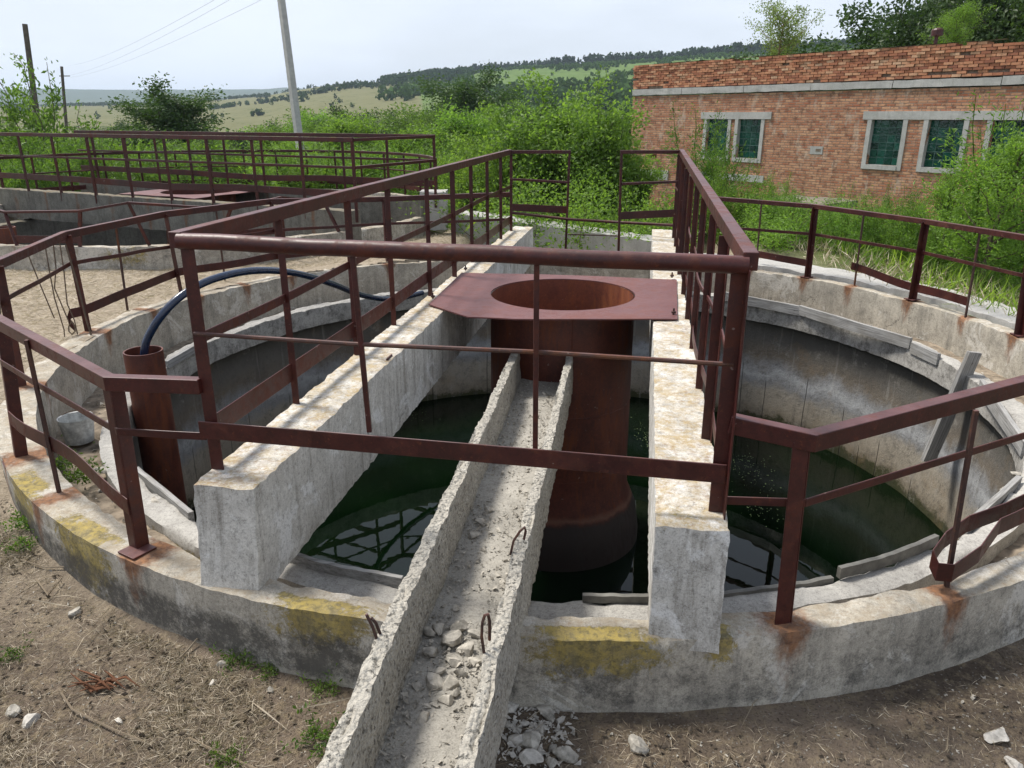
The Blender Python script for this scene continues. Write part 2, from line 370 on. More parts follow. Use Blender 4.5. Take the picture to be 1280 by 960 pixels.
def algae():
    t = NT('floating_algae'); t.bsdf(t.mix(t.noise(30), (.06, .11, .03), (.26, .32, .16)), .8, .2); return t.m
M['algae'] = algae()

# ------------------------------------------------------------------ world, sun, camera
EL, AZ = math.radians(60), math.radians(-60)          # sun: high, ahead and to the left (azimuth from +Y towards +X)
w = bpy.data.worlds.new('World'); scene.world = w; w.use_nodes = True
nt = w.node_tree; nt.nodes.clear()
out = nt.nodes.new('ShaderNodeOutputWorld'); bg = nt.nodes.new('ShaderNodeBackground'); sky = nt.nodes.new('ShaderNodeTexSky')
sky.sky_type = 'NISHITA'; sky.sun_disc = False; sky.sun_elevation = EL; sky.sun_rotation = AZ
sky.air_density = 1.0; sky.dust_density = 3.0; sky.ozone_density = 1.0
tc = nt.nodes.new('ShaderNodeTexCoord'); mp = nt.nodes.new('ShaderNodeMapping'); mp.inputs['Scale'].default_value = (1, 1, 3.2)
nz = nt.nodes.new('ShaderNodeTexNoise'); nz.inputs['Scale'].default_value = 2.6; nz.inputs['Detail'].default_value = 6; nz.inputs['Roughness'].default_value = .55
rp = nt.nodes.new('ShaderNodeValToRGB'); rp.color_ramp.elements[0].position = .32; rp.color_ramp.elements[0].color = (.70, .70, .70, 1)
rp.color_ramp.elements[1].position = .62; rp.color_ramp.elements[1].color = (1, 1, 1, 1)
mx = nt.nodes.new('ShaderNodeMix'); mx.data_type = 'RGBA'; mx.inputs[7].default_value = (7.6, 8.2, 9.2, 1)
nt.links.new(tc.outputs['Generated'], mp.inputs[0]); nt.links.new(mp.outputs[0], nz.inputs['Vector']); nt.links.new(nz.outputs['Fac'], rp.inputs[0])
sep = nt.nodes.new('ShaderNodeSeparateXYZ'); nt.links.new(tc.outputs['Generated'], sep.inputs[0])
zr = nt.nodes.new('ShaderNodeMapRange'); nt.links.new(sep.outputs['Z'], zr.inputs[0]); zr.inputs[1].default_value = .15; zr.inputs[2].default_value = .8; zr.inputs[3].default_value = 1.; zr.inputs[4].default_value = .45
ml = nt.nodes.new('ShaderNodeMath'); ml.operation = 'MULTIPLY'; nt.links.new(rp.outputs[0], ml.inputs[0]); nt.links.new(zr.outputs[0], ml.inputs[1])
nt.links.new(ml.outputs[0], mx.inputs[0]); nt.links.new(sky.outputs[0], mx.inputs[6]); nt.links.new(mx.outputs[2], bg.inputs[0])
bg.inputs[1].default_value = .10; nt.links.new(bg.outputs[0], out.inputs[0])
sl = bpy.data.lights.new('sun', 'SUN'); sl.energy = 4.0; sl.angle = math.radians(12); sl.color = (1, .955, .88)
so = bpy.data.objects.new('sun', sl); COL.objects.link(so)
sd = Vector((math.sin(AZ) * math.cos(EL), math.cos(AZ) * math.cos(EL), math.sin(EL)))
so.rotation_euler = sd.to_track_quat('Z', 'Y').to_euler(); so.location = (0, 0, 40)
cam = bpy.data.cameras.new('camera'); co = bpy.data.objects.new('camera', cam); COL.objects.link(co)
cam.sensor_width = 36; cam.lens = 36 * F / 1280; cam.clip_start = .05; cam.clip_end = 20000
co.location = (0, 0, EZ); co.rotation_euler = (math.pi / 2 - PITCH, 0, 0); scene.camera = co
vs_ = scene.view_settings; vs_.view_transform = 'Standard'; vs_.look = 'None'; vs_.exposure = .33; vs_.gamma = 1; vs_.use_curve_mapping = False

# ------------------------------------------------------------------ key dimensions (survey units)
C1 = (.30, 4.60); RO, RI = 2.905, 2.805; WZ = -1.29
C2 = (-3.80, 9.55); WZ2 = -1.07
AZB = math.radians(9.7); BD = Vector((math.sin(AZB), math.cos(AZB), 0)); BN = Vector((math.cos(AZB), -math.sin(AZB), 0))
def ground_z(x, y):           # metres
    t = ss(1.7 * S, 4.0 * S, y)
    z = .0 + .476 * t
    z += .05 * S * ss(-1.2 * S, -3 * S, x) * (1 - t)
    z -= 1.3 * ss(14, 27, y) + 9 * ss(26, 150, y)
    z -= .5 * ss(5.2, 9, x) * t + .06 * ss(2.5, 4, x) * t
    z -= .7 * ss(7.35 * S, 7.6 * S, y) * ss(-.55 * S, -.3 * S, x) * (1 - ss(2.0 * S, 2.6 * S, x)) * (1 - ss(15.5, 17, y))
    z += .035 * noise.noise(Vector((x * .9, y * .9, 0))) + .015 * noise.noise(Vector((x * 4, y * 4, 3)))
    return z
def grow(a, lim, first, ratio):
    out = []; d = first; p = a
    while abs(p) < lim:
        p += d; out.append(p); d *= ratio
    return out
xs = [-x for x in grow(13, 6000, .2, 1.16)][::-1] + [-13 + .1 * i for i in range(0, 231)] + grow(10, 6000, .2, 1.16)
ys = [-x for x in grow(3, 60, .3, 1.3)][::-1] + [-3 + .1 * i for i in range(0, 261)] + grow(23, 9000, .2, 1.15)
g = MB()
for y in ys:
    for x in xs:
        r1 = math.hypot(x / S - C1[0], y / S - C1[1]); r2 = math.hypot(x / S - C2[0], y / S - C2[1])
        if r1 < 2.82 or r2 < 2.82: z = -3.2
        else: z = ground_z(x, y) - (60 * ss(400, 4000, max(abs(x), y)))
        g.v.append((x, y, z))
nx = len(xs)
g.f = [(j * nx + i, j * nx + i + 1, (j + 1) * nx + i + 1, (j + 1) * nx + i) for j in range(len(ys) - 1) for i in range(nx - 1)]
tag(g.build('ground', M['soil'], smooth=60), kind='structure')

# ------------------------------------------------------------------ hills
RX = [-300, 0, 200, 330, 400, 500, 600, 700, 800, 920, 1050, 1280, 1600]
RY = [134, 133, 131, 122, 110, 101, 92, 85, 80, 71, 64, 57, 52]
RR = [1700, 1600, 1500, 1350, 1250, 1200, 1100, 1000, 950, 900, 900, 900, 900]
def slope(px, dy): u = (px - 640) / F; return .000929 * dy / math.sqrt(1 + (u / 1.059)**2)
def hill_z(px, r):
    R = np.interp(px, RX, RR); zr = R * slope(px, 145 - np.interp(px, RX, RY))
    if r <= R:
        t = max(0, (r - 150) / (R - 150)); z = -13 + (zr + 13) * (ss(0, 1, t) * .6 + t * .4)
    else:
        z = zr - 25 * ss(R, R * 1.5, r)
        zf = 3900 * slope(px, 145 - 112.5)
        zf *= 1 + .10 * noise.noise(Vector((px * .009, 0, 3))) + .05 * noise.noise(Vector((px * .035, 0, 8)))
        z = z + (zf - z) * ss(R * 1.4, 3900, r) if px < 700 else z
        if r > 3900: z = zf - 60 * ss(3900, 6000, r) if px < 700 else z
    z += 2.5 * noise.noise(Vector((px * .01, r * .006, 1))) * min(1, r / 500)
    return z + EZ
def polar(px, r): u = (px - 640) / F / 1.059; a = math.atan(u); return r * math.sin(a), r * math.cos(a)
hb = MB(); PX = list(range(-340, 1660, 10)); RAD = [150 * (1.045**i) for i in range(84)]
green = []; far = []
for r in RAD:
    for px in PX:
        x, y = polar(px, r); hb.v.append((x, y, hill_z(px, r)))
        R = np.interp(px, RX, RR); t = (r - 150) / (R - 150)
        gg = .95 if px > 620 else .25
        if px > 520 and px <= 620: gg = .6
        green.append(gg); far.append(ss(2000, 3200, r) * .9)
n = len(PX); hb.f = [(j * n + i, j * n + i + 1, (j + 1) * n + i + 1, (j + 1) * n + i) for j in range(len(RAD) - 1) for i in range(n - 1)]
hb.attr = {'green': green, 'far': far}
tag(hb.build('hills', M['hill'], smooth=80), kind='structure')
# far woods on the hills: one mass
def wood_mass(name, items, mat, seed):
    rng = np.random.default_rng(seed); V = []; RN = []
    for (x, y, z, wd, ht, con, tone) in items:
        k = 26; p = rng.normal(size=(k, 3)); p /= np.linalg.norm(p, axis=1, keepdims=True); p *= rng.uniform(.55, 1, (k, 1))
        if con: p[:, :2] *= np.clip(1.1 - (p[:, 2:3] + 1) * .5, .08, 1.2)
        c_ = p * np.array([wd / 2, wd / 2, ht / 2]) + np.array([x, y, z + ht * .45])
        d1_ = rng.normal(size=(k, 3)); d1_ /= np.linalg.norm(d1_, axis=1, keepdims=True); d2_ = np.cross(d1_, rng.normal(size=(k, 3))); d2_ /= np.linalg.norm(d2_, axis=1, keepdims=True)
        q_ = ht * rng.uniform(.14, .26, (k, 1)) * (.75 if con else 1)
        V.append(np.stack([c_ - d1_ * q_, c_ - d2_ * q_ * .8, c_ + d1_ * q_, c_ + d2_ * q_ * .8], 1).reshape(-1, 3))
        RN.append(np.repeat(np.clip(tone + .2 * (rng.random() - .5) + .25 * (rng.random(k) - .5) + .18 * p[:, 2], 0, 1), 4))
    V = np.concatenate(V); mb = MB(); mb.v = V.tolist(); mb.f = np.arange(len(V)).reshape(-1, 4).tolist(); mb.attr = {'rnd': np.concatenate(RN)}
    return mb.build(name, mat)
sum_n = [0]; items = []
for _ in range(20000):
    px = RNG.uniform(-60, 1400); R = np.interp(px, RX, RR); t = RNG.random()**.7
    r = 300 + (R * 1.02 - 300) * t; tone = .45
    nzv = noise.noise(Vector((px * .02, t * 7, 4))); hgt = RNG.uniform(5, 9)
    if px > 590:
        if t > .945: keep, tone, hgt = .95, .05, RNG.uniform(8, 13)
        elif t > .66: keep, tone, hgt = (.8 if int(t * 26) % 3 == 0 or nzv > .36 else .02), .7, RNG.uniform(2.5, 4.2)
        elif t > .3: keep, tone, hgt = (.7 if nzv > .3 else .03), .6, RNG.uniform(3, 5)
        else: keep, tone = .6, .45
    elif px > 480: keep, tone = (.8, .1) if .55 < t < .82 else ((.35, .3) if t > .95 else (.4 if nzv > 0 else .08, .6))
    elif px > 320: keep, tone = (.5, .25) if t > .975 else ((.8, .15) if .52 < t < .58 else ((.5, .2) if nzv > .32 else (.01, .4)))
    else: keep, tone = (.9, .2) if .86 < t < .93 else (.5 if nzv > .38 else .008, .3)
    if px < 480: hgt *= .62
    if t < .25 and px < 560: continue
    if RNG.random() > keep: continue
    x, y = polar(px, r); con = px > 560 and t > .8 and RNG.random() < .7
    items.append((x, y, hill_z(px, r), hgt * RNG.uniform(.55, 1.1) * (.7 if con else 1.15), hgt, con, tone))
o = wood_mass('distant_woods', items, M['leaf_far'], 3)
tag(o, 'distant woods and tree lines scattered over the hills', 'woods', kind='stuff')

# ------------------------------------------------------------------ tank 1
tank = thing('settling_tank', 'round concrete settling tank in the foreground holding dark green water', 'tank', W(C1[0], C1[1], -1.55))
def ang(p): return math.atan2(p.y / S - C1[1], p.x / S - C1[0])
POSTL = [((172, 690), (137, 478)), ((20, 580), (-6, 400)), ((22, 490), (-9, 333)), ((107, 420), (80, 294)), ((225, 372), (204, 268)), ((352, 345), (336, 252)), ((482, 329), (477, 249))]
POSTR = [((1275, 420), (1293, 299)), ((1140, 375), (1157, 277)), ((1008, 347), (1018, 258))]
NEARR = [((990, 780), (1015, 551))]
THIN = [((75, 620), (33, 425)), ((160, 392), (145, 284)), ((282, 355), (270, 262)), ((1183, 735), (1220, 513)), ((1207, 396), (1225, 290)), ((1068, 357), (1080, 266)), ((945, 334), (952, 252))]
RUST = [(ang(onz(*b, WZ)), .045 if i < 11 else .03) for i, (b, t_) in enumerate(POSTL + POSTR + NEARR + THIN)]
MOSS = [(ang(onz(400, 755, WZ)), .065, -.02, .14), (ang(onz(745, 800, WZ)), .075, -.03, .12), (ang(onz(95, 665, WZ)), .07, -.06, .20), (ang(onz(30, 610, WZ)), .05, -.05, .2), (ang(onz(905, 790, WZ)), .02, -.03, .08)]
def adiff(a, b): return abs((a - b + math.pi) % (2 * math.pi) - math.pi)
def wall_z(a): return WZ + .03 * ss(.3, 1, -math.cos(a)) - .02 * ss(.55, .85, -math.sin(a)) + .012 * noise.noise(Vector((math.cos(a) * 4, math.sin(a) * 4, 2)))
def ring(mb, C, r0, r1, zb, ztf, nth, ncol, ntop, amp, chip, a0=-math.pi, a1=math.pi, stain=None, seed=0, close=True):
    prof = []
    for i in range(ncol + 1): prof.append((1, i / ncol))
    for i in range(1, ntop): prof.append((1 - i / ntop, 1))
    for i in range(ncol + 1): prof.append((0, 1 - i / ncol))
    m = len(prof); base = len(mb.v); nn = nth if close else nth + 1
    for k in range(nn):
        a = a0 + (a1 - a0) * k / nth; zt = ztf(a); rr_ = r1(a) if callable(r1) else r1
        for (fr, fz) in prof:
            r = r0 + (rr_ - r0) * fr; zz = zb + (zt - zb) * fz
            p = W(C[0] + r * math.cos(a), C[1] + r * math.sin(a), zz)
            q = p + noise.noise_vector(p * 1.1 + Vector((seed, 0, 0))) * amp * .7 + noise.noise_vector(p * 13 + Vector((seed, 0, 0))) * amp * .5
            if fz > .999 and (fr > .999 or fr < .001):
                n_ = 1.3 * max(0, noise.noise(p * 3.1 + Vector((seed, 0, 0))) - .12) + .9 * max(0, noise.noise(p * 9))
                q.z -= chip * n_; q.x -= math.cos(a) * (fr - .5) * chip * n_; q.y -= math.sin(a) * (fr - .5) * chip * n_
            mb.v.append(tuple(q))
            if stain:
                for kname, val in stain(a, fr, zz - zt, p).items(): mb.attr.setdefault(kname, []).append(val)
    for k in range(nth):
        k2 = (k + 1) % nn
        for i in range(m - 1): mb.f.append((base + k * m + i, base + k * m + i + 1, base + k2 * m + i + 1, base + k2 * m + i))
def stain1(a, fr, dz, p):
    rust = 0; moss = 0; gr = 0
    for (ra, rw) in RUST:
        d = adiff(a, ra)
        if d < .1:
            top = math.exp(-(d / (rw * .8))**2) * 1.05 if dz > -.01 else 0
            run = math.exp(-(d / .021)**2) * math.exp(dz / .2) * 1.25 if dz <= -.01 else 0
            rust = max(rust, top, run)
    if dz > -.03: rust = max(rust, .33)
    for (ma, mw, mz, mh) in MOSS:
        d = adiff(a, ma)
        if fr > .4: moss = max(moss, math.exp(-(d / (mw * 1.15))**2) * math.exp(-((dz - mz) / mh)**2) * .88)
    if fr > .99 and math.sin(a) < -.5: gr = (.8 if math.cos(a) < -.1 else .55) * ss(-.02, -.12, dz) * (1 - .8 * ss(-.2, -.26, dz))
    return {'rust': rust, 'moss': moss, 'grime': gr}
mb = MB(); ring(mb, C1, RI, lambda a: RO + .05 * ss(.2, .8, -math.cos(a)), -1.72, wall_z, 800, 12, 4, .011, .03, stain=stain1)
outer = mb.build('outer_wall', M['wall'], tank, smooth=45)
# launder floor with dirt in it
mb = MB()
NTH = 300
for k in range(NTH):
    a = 2 * math.pi * k / NTH
    for j in range(5):
        r = 2.50 + (2.87 - 2.50) * j / 4; p = W(C1[0] + r * math.cos(a), C1[1] + r * math.sin(a), -1.555)
        p.z += .05 * noise.noise(p * 1.5) + .03 * noise.noise(p * 6); mb.v.append(tuple(p))
mb.f = [(k * 5 + j, k * 5 + j + 1, ((k + 1) % NTH) * 5 + j + 1, ((k + 1) % NTH) * 5 + j) for k in range(NTH) for j in range(4)]
mb.build('launder_floor', M['debris'], tank, smooth=60)
# inner wall (tank shell) and the weir rim on it
WR0, WR1, WEZ = 2.475, 2.585, -1.492
mb = MB(); NTH = 900; ROWS = 14; seam = []; SEAMS = {}; k = 0
while k < NTH:
    k += random.choice((9, 11, 12, 13, 14, 15, 22, 26, 31)); SEAMS[k] = random.random()**1.5
for k in range(NTH):
    a = 2 * math.pi * k / NTH
    for j in range(ROWS + 1):
        zz = -3.3 + (-1.56 + 3.3) * j / ROWS
        r = 2.525 - .012 * (1 if zz < -2.05 else 0); p = W(C1[0] + r * math.cos(a), C1[1] + r * math.sin(a), zz)
        p += noise.noise_vector(p * 2.2) * .012; mb.v.append(tuple(p)); seam.append(1. if (k in SEAMS and -1.95 - .5 * SEAMS[k] > zz) else 0.)
mb.f = [(k * (ROWS + 1) + j, k * (ROWS + 1) + j + 1, ((k + 1) % NTH) * (ROWS + 1) + j + 1, ((k + 1) % NTH) * (ROWS + 1) + j) for k in range(NTH) for j in range(ROWS)]
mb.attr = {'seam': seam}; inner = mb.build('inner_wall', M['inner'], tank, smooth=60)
def weir_z(a): return WEZ + .012 * noise.noise(Vector((math.cos(a) * 7, math.sin(a) * 7, 5))) + .004 * ss(-.5, -.9, math.sin(a))
def stainw(a, fr, dz, p):
    return {'grime': .5 if fr < .05 else (.4 if dz < -.02 else .12), 'rust': 0, 'moss': .6 if (dz < -.03 and fr > .9 and -2.3 < a < -1.9) else 0}
mb = MB(); ring(mb, C1, WR0, WR1, -1.645, weir_z, 460, 3, 4, .016, .05, stain=stainw, seed=7)
mb.build('weir_rim', M['weir'], tank, smooth=50)
# the two bridge beams
def stain_beam(mbx, start):
    for v in mbx.v[start:]:
        z = v[2] / S - 1.55
        n_ = noise.noise(Vector(v) * .9)
        mbx.attr.setdefault('rust', []).append(max(0, .45 * ss(-1.03, -1.0, z) + .25 * n_))
        mbx.attr.setdefault('moss', []).append(.45 * ss(-1.06, -1.0, z) * ss(2.6 * S, 1.7 * S, v[1]))
        mbx.attr.setdefault('grime', []).append(.35 * ss(-1.05, -1.13, z) * ss(2.05 * S, 1.95 * S, v[1]) * ss(-1.3, -1.1, z))
for (nx0, ny0, L) in ((-.917, 1.99, 5.55), (.372, 1.757, 5.58)):
    mb = MB(); o = W(nx0, ny0, -1.345); Lm = L * S
    a = BN * .185 * S; b = BD * Lm; c = Vector((0, 0, .345 * S))
    rf = rough(.006, .02, 6, nx0 * 10)
    def bf(p, e, u): return rf(p - BD * (.03 * S * (1 - u[2]) * ss(.03, 0, u[1]) + .012 * S * ss(.35, 0, u[2]) * ss(.03, 0, u[1])), e, u)
    mb.lattice(o, a, b, c, 8, 240, 14, bf); stain_beam(mb, 0)
    mb.build('beam', M['beam'], tank, smooth=40)
mb = MB(); q0 = W(-.738, 2.034, -1.0); qq = onplane(487, 454, q0, AZB); mb.bar(qq - BD * .06, qq + BD * .06, .012, .11); mb.build('embedded_plate', M['steel'], tank)
# outer apron behind the wall on the right, low wall behind
mb = MB(); ring(mb, C1, 2.93, 3.28, -1.6, lambda a: -1.258 + .008 * noise.noise(Vector((a * 9, 0, 0))), 150, 3, 6, .008, .03, a0=-.25, a1=1.16, close=False)
mb.build('apron', M['pale'], tank, smooth=45)
# weathered boards lining the weir edge
def board(pA, pB, h, t, mat, name='weir_board', parent=tank, roll=0., dr=0):
    mb = MB(); pA = Vector(pA); pB = Vector(pB); d = pB - pA; L = d.length
    mb.lattice((0, -t / 2, -h / 2), (L, 0, 0), (0, t, 0), (0, 0, h), max(4, int(L / .12)), 2, 2, rough(.004, .008, 3, L * 7))
    ob = mb.build(name, mat, None, local=True)
    x = d.normalized(); y = Vector((0, 0, 1)).cross(x).normalized(); z = x.cross(y)
    rot = Matrix((x, y, z)).transposed() @ Matrix.Rotation(roll, 3, 'X')
    ob.rotation_euler = rot.to_euler(); ob.location = pA - (Vector(parent.location) if parent else Vector())
    if parent: ob.parent = parent
    return ob
def weir_pt(px, py, dz=0, r=WR0 + .004):
    p = onz(px, py, WEZ); a = ang(p); return W(C1[0] + r * math.cos(a), C1[1] + r * math.sin(a), weir_z(a) + dz)
for A, B, m_, dz in (((905, 371), (1003, 390), 'wood', .012), ((1003, 389), (1131, 433), 'wood', .018), ((1200, 480), (1272, 560), 'wood', .0), ((1262, 600), (1210, 668), 'wood', -.01),
                     ((236, 650), (165, 592), 'wood', .0),
                     ((203, 458), (247, 430), 'wood', .01), ((1131, 434), (1168, 449), 'wood', -.006)):
    board(weir_pt(*A, dz), weir_pt(*B, dz), .13 if m_ == 'wood' and A[0] > 900 else .085, .04, M[m_])
def arc_board(A, B, h, t, mat, dz, r=2.482):
    a0, a1 = ang(onz(*A, WEZ)), ang(onz(*B, WEZ)); n_ = 26; mb = MB(); pts = []
    for k in range(n_ + 1):
        a = a0 + (a1 - a0) * k / n_; p = W(C1[0] + r * math.cos(a), C1[1] + r * math.sin(a), weir_z(a) + dz)
        p += noise.noise_vector(p * 3) * .006; p.z += .005 * noise.noise(p * 14); pts.append(p)
    mb.strip(pts, h, t); return mb.build('weir_board', mat, tank)
for A, B, m_, dz in (((1178, 690), (1052, 728), 'wetwood', .02), ((1046, 731), (850, 750), 'wetwood', -.004), ((818, 753), (728, 757), 'wetwood', .008), ((495, 745), (356, 699), 'wood', .01)):
    arc_board(A, B, .07 if m_ == 'wood' or A[0] > 1100 else .045, .03, M[m_], dz + .006)
mb = MB(); mb.lathe(W(C1[0], C1[1], -2.56), [(0.001, 0), (1, 0), (2.535 * S, 0)], 96)
wat = mb.build('water', M['water']); tag(wat, kind='structure')
# floating algae flecks
mb = MB()
def fleck(cx, cy, sx, sy, n_, s0=.012):
    for _ in range(n_):
        x = random.gauss(cx, sx); y = random.gauss(cy, sy); r = s0 * random.uniform(.4, 1.5); z = (-2.56 + 1.55) * S + .004 + random.random() * .003
        a0 = random.random() * 6; mb.add([(x + r * math.cos(a0 + k * 1.6) * random.uniform(.5, 1.2), y + r * math.sin(a0 + k * 1.6) * random.uniform(.5, 1.2), z) for k in range(4)], [(0, 1, 2, 3)])
for px, py, sx, sy, n_ in ((935, 585, .16, .35, 150), (955, 640, .12, .2, 50), (805, 545, .06, .3, 60), (520, 520, .2, .15, 40)):
    p = onz(px, py, -2.56); fleck(p.x, p.y, sx, sy, n_, .008)
tag(mb.build('floating_algae', M['algae']), 'pale green algae flecks floating on the dark tank water', 'algae', kind='stuff')

# low wall behind the tank
pa = onz(566, 266, -1.06); pb = onz(842, 305, -1.20)
mb = MB(); d = (pb - pa); nrm = Vector((d.y, -d.x, 0)).normalized()
mb.lattice(pa + Vector((0, 0, -.9)) - nrm * 0, d + Vector((0, 0, 0)), -nrm * .55, Vector((0, 0, .9)), 60, 5, 10, rough(.012, .03, 3, 2))
lw = mb.build('low_wall', M['pale'], smooth=45); tag(top_origin(lw, pa), 'long low concrete wall with a pale flat top behind the far end of the tank', 'wall')

# ------------------------------------------------------------------ feed well
CW = onz(702, 369, -1.0); CW = W(C1[0] - .002, 4.46, -1.0)
fw = thing('feed_well', 'red steel feed well with square flange plate and open mouth between the near beams', 'feed well', CW)
R0 = .425 * S; Ry = .46 * S
def flange(fwell, cw, mat, bd, bn, corners, r):
    mb = MB(); n_ = 64; zt = .012; rim = []
    poly = [Vector((c.x, c.y)) for c in corners]
    def hit(a):
        d = Vector((math.cos(a), math.sin(a))); o2 = Vector((cw.x, cw.y)); best = 1e9
        for i in range(len(poly)):
            p, q = poly[i], poly[(i + 1) % len(poly)]; e = q - p; den = d.x * e.y - d.y * e.x
            if abs(den) < 1e-9: continue
            t = ((p.x - o2.x) * e.y - (p.y - o2.y) * e.x) / den; s_ = ((p.x - o2.x) * d.y - (p.y - o2.y) * d.x) / den
            if t > 0 and -1e-6 <= s_ <= 1 + 1e-6: best = min(best, t)
        return best
    angs = sorted([2 * math.pi * k / n_ for k in range(n_)] + [math.atan2(p.y - cw.y, p.x - cw.x) % (2 * math.pi) for p in poly])
    for z in (zt, 0):
        for a in angs:
            d = Vector((math.cos(a), math.sin(a), 0)); h = hit(a)
            for f in (0, .5, 1):
                p = cw + d * (r + (h - r) * f) + Vector((0, 0, z)); p.z += .012 * noise.noise(Vector((p.x * 1.6, p.y * 1.6, 0))) * f
                mb.v.append(tuple(p))
    m = len(angs)
    for k in range(m):
        k2 = (k + 1) % m
        for i in range(2):
            mb.f.append((k * 3 + i, k * 3 + i + 1, k2 * 3 + i + 1, k2 * 3 + i)); mb.f.append((3 * m + k * 3 + i, 3 * m + k2 * 3 + i, 3 * m + k2 * 3 + i + 1, 3 * m + k * 3 + i + 1))
        for i in (0, 2): mb.f.append((k * 3 + i, k2 * 3 + i, 3 * m + k2 * 3 + i, 3 * m + k * 3 + i))
    return mb.build('flange_plate', mat, fwell, smooth=30)
PC = [onz(*p, -.99) for p in ((536, 381), (585, 396), (640, 399), (847, 399), (846, 350), (700, 344), (577, 341))]
flange(fw, CW + Vector((0, 0, .008)), M['plate'], BD, BN, PC, R0 * 1.0)
mb = MB(); zb = (-3.2 + 1.0) * S
mb.lathe(CW, [(R0 - .012, .012), (R0, .0), (R0, -.3), (R0 + .004, (-2.0 + 1) * S), (R0 + .02, (-2.2 + 1) * S), (R0 + .12, (-2.34 + 1) * S), (R0 + .16, (-2.5 + 1) * S), (R0 + .16, zb)], 72)
mb.build('cylinder', M['pipe'], fw, smooth=40)
for z_ in (-.62, -1.02):
    mb = MB(); mb.tube([CW + Vector(((R0 + .001) * math.cos(k * math.pi / 36), (R0 + .001) * math.sin(k * math.pi / 36), z_ * S + .004 * math.sin(k * 2.3))) for k in range(73)], .006, 6, caps=False); mb.build('weld_seam', M['pipe'], fw)
mb = MB(); mb.tube([CW + Vector((-.02 * S + R0 * math.cos(-1.45), R0 * math.sin(-1.45) - .002, z_)) for z_ in (-.02, -.5, -1.0)], .006, 6); mb.build('weld_seam', M['pipe'], fw)
M['pipein'] = steel('inner_pipe_steel', (.13, .03, .014), (.2, .05, .02), rustc=(.3, .09, .025), amount=.6, rough=.6, vert=True)
mb = MB(); mb.lathe(CW, [(R0 - .016, -2.6 * S + S), (R0 - .016, .012)], 72); mb.build('lining', M['pipein'], fw, smooth=40)
for p in ((582, 337), (541, 372), (840, 346), (842, 392)):
    q = onz(*p, -.985); mb = MB(); mb.tube([q + Vector((0, 0, -.01)), q + Vector((0, 0, .05))], .009, 6); mb.tube([q + Vector((0, 0, .004)), q + Vector((0, 0, .022))], .022, 6); mb.build('bolt', M['rustbar'], fw)

# ------------------------------------------------------------------ concrete gutter running over the wall into the tank
def gz(y): return -1.22 + .05 * (4.1 - y)          # top of the side walls
gl0 = Vector((-.345, 1.05)); gl1 = Vector((.005, 4.08)); gr0 = Vector((-.066, 1.05)); gr1 = Vector((.345, 4.08))
def gpt(a, b, y): return a + (b - a) * ((y - a.y) / (b.y - a.y))
gut = thing('concrete_gutter', 'open concrete gutter with crumbling side walls running from the camera into the tank', 'gutter', W(-.2, 1.4, -1.5))
YA, YB = -.5, 4.10
for (e0, e1, sgn, thk) in ((gl0, gl1, 1, .038), (gr0, gr1, -1, .034)):
    mb = MB()
    def f(p, e, uvw, e0=e0, e1=e1, sgn=sgn, thk=thk):
        y = YA + (YB - YA) * uvw[1]; c = gpt(e0, e1, y); zt = gz(y); h = .235
        x = c.x + sgn * thk * uvw[0] * (1. if uvw[2] > .5 else 1.12)
        if sgn < 0: x = c.x - thk * (1 - uvw[0])
        q = W(x, y, zt - h * (1 - uvw[2])); sd_ = Vector((sgn * 5, 0, 0))
        q += noise.noise_vector(q * 5 + sd_) * .010 + noise.noise_vector(q * 22 + sd_) * .009
        if uvw[2] > .99:
            q.z -= .05 * max(0, noise.noise(Vector((y * 2.2, sgn, 0))) + .1) + .035 * max(0, noise.noise(Vector((y * 9, sgn * 3, uvw[0] * 2))))
            if e >= 2: q.z -= .012 * abs(noise.noise(q * 30))
        return q
    mb.lattice((0, 0, 0), (1, 0, 0), (0, 1, 0), (0, 0, 1), 4, 330, 9, f)
    mb.build('side_wall', M['gutter'], gut, smooth=50)
mb = MB()
def f(p, e, uvw):
    y = YA + (YB - YA) * uvw[1]; a = gpt(gl0, gl1, y).x + .03; b = gpt(gr0, gr1, y).x - .03
    q = W(a + (b - a) * uvw[0], y, gz(y) - .185 - .05 * (1 - uvw[2])); q += noise.noise_vector(q * 6) * .008
    q.z += .03 * max(0, noise.noise(q * 3)); return q
mb.lattice((0, 0, 0), (1, 0, 0), (0, 1, 0), (0, 0, 1), 10, 260, 2, f); mb.build('gutter_floor', M['gutfloor'], gut, smooth=50)
def gtop(px, py):
    y = 1.6
    for _ in range(20): q = ray(px, py); t = gz(y) / q.z; y = .5 * y + .5 * q.y * t
    r = ray(px, py) * (gz(y) / ray(px, py).z); return W(r.x, r.y, r.z)
for pts in ([(473, 798), (466, 784), (458, 768)], [(478, 792), (470, 779), (464, 772)],):
    b = gtop(*pts[0]) + Vector((0, 0, -.03)); d = b.y / S
    mb = MB(); mb.tube([b] + [ony(x, y, d) for x, y in pts[1:]], .006, 6); mb.build('lifting_loop', M['rustbar'], gut)
for pts in ([(606, 815), (602, 795), (603, 778), (606, 769), (610, 768), (612, 776), (612, 800)], [(638, 686), (642, 676), (650, 664), (656, 659), (657, 664), (655, 674)]):
    b = gtop(*pts[0]) + Vector((0, 0, -.03)); d = b.y / S
    mb = MB(); mb.tube([b] + [ony(x, y, d + .004 * i) for i, (x, y) in enumerate(pts[1:])], .006, 6); mb.build('lifting_loop', M['rustbar'], gut)

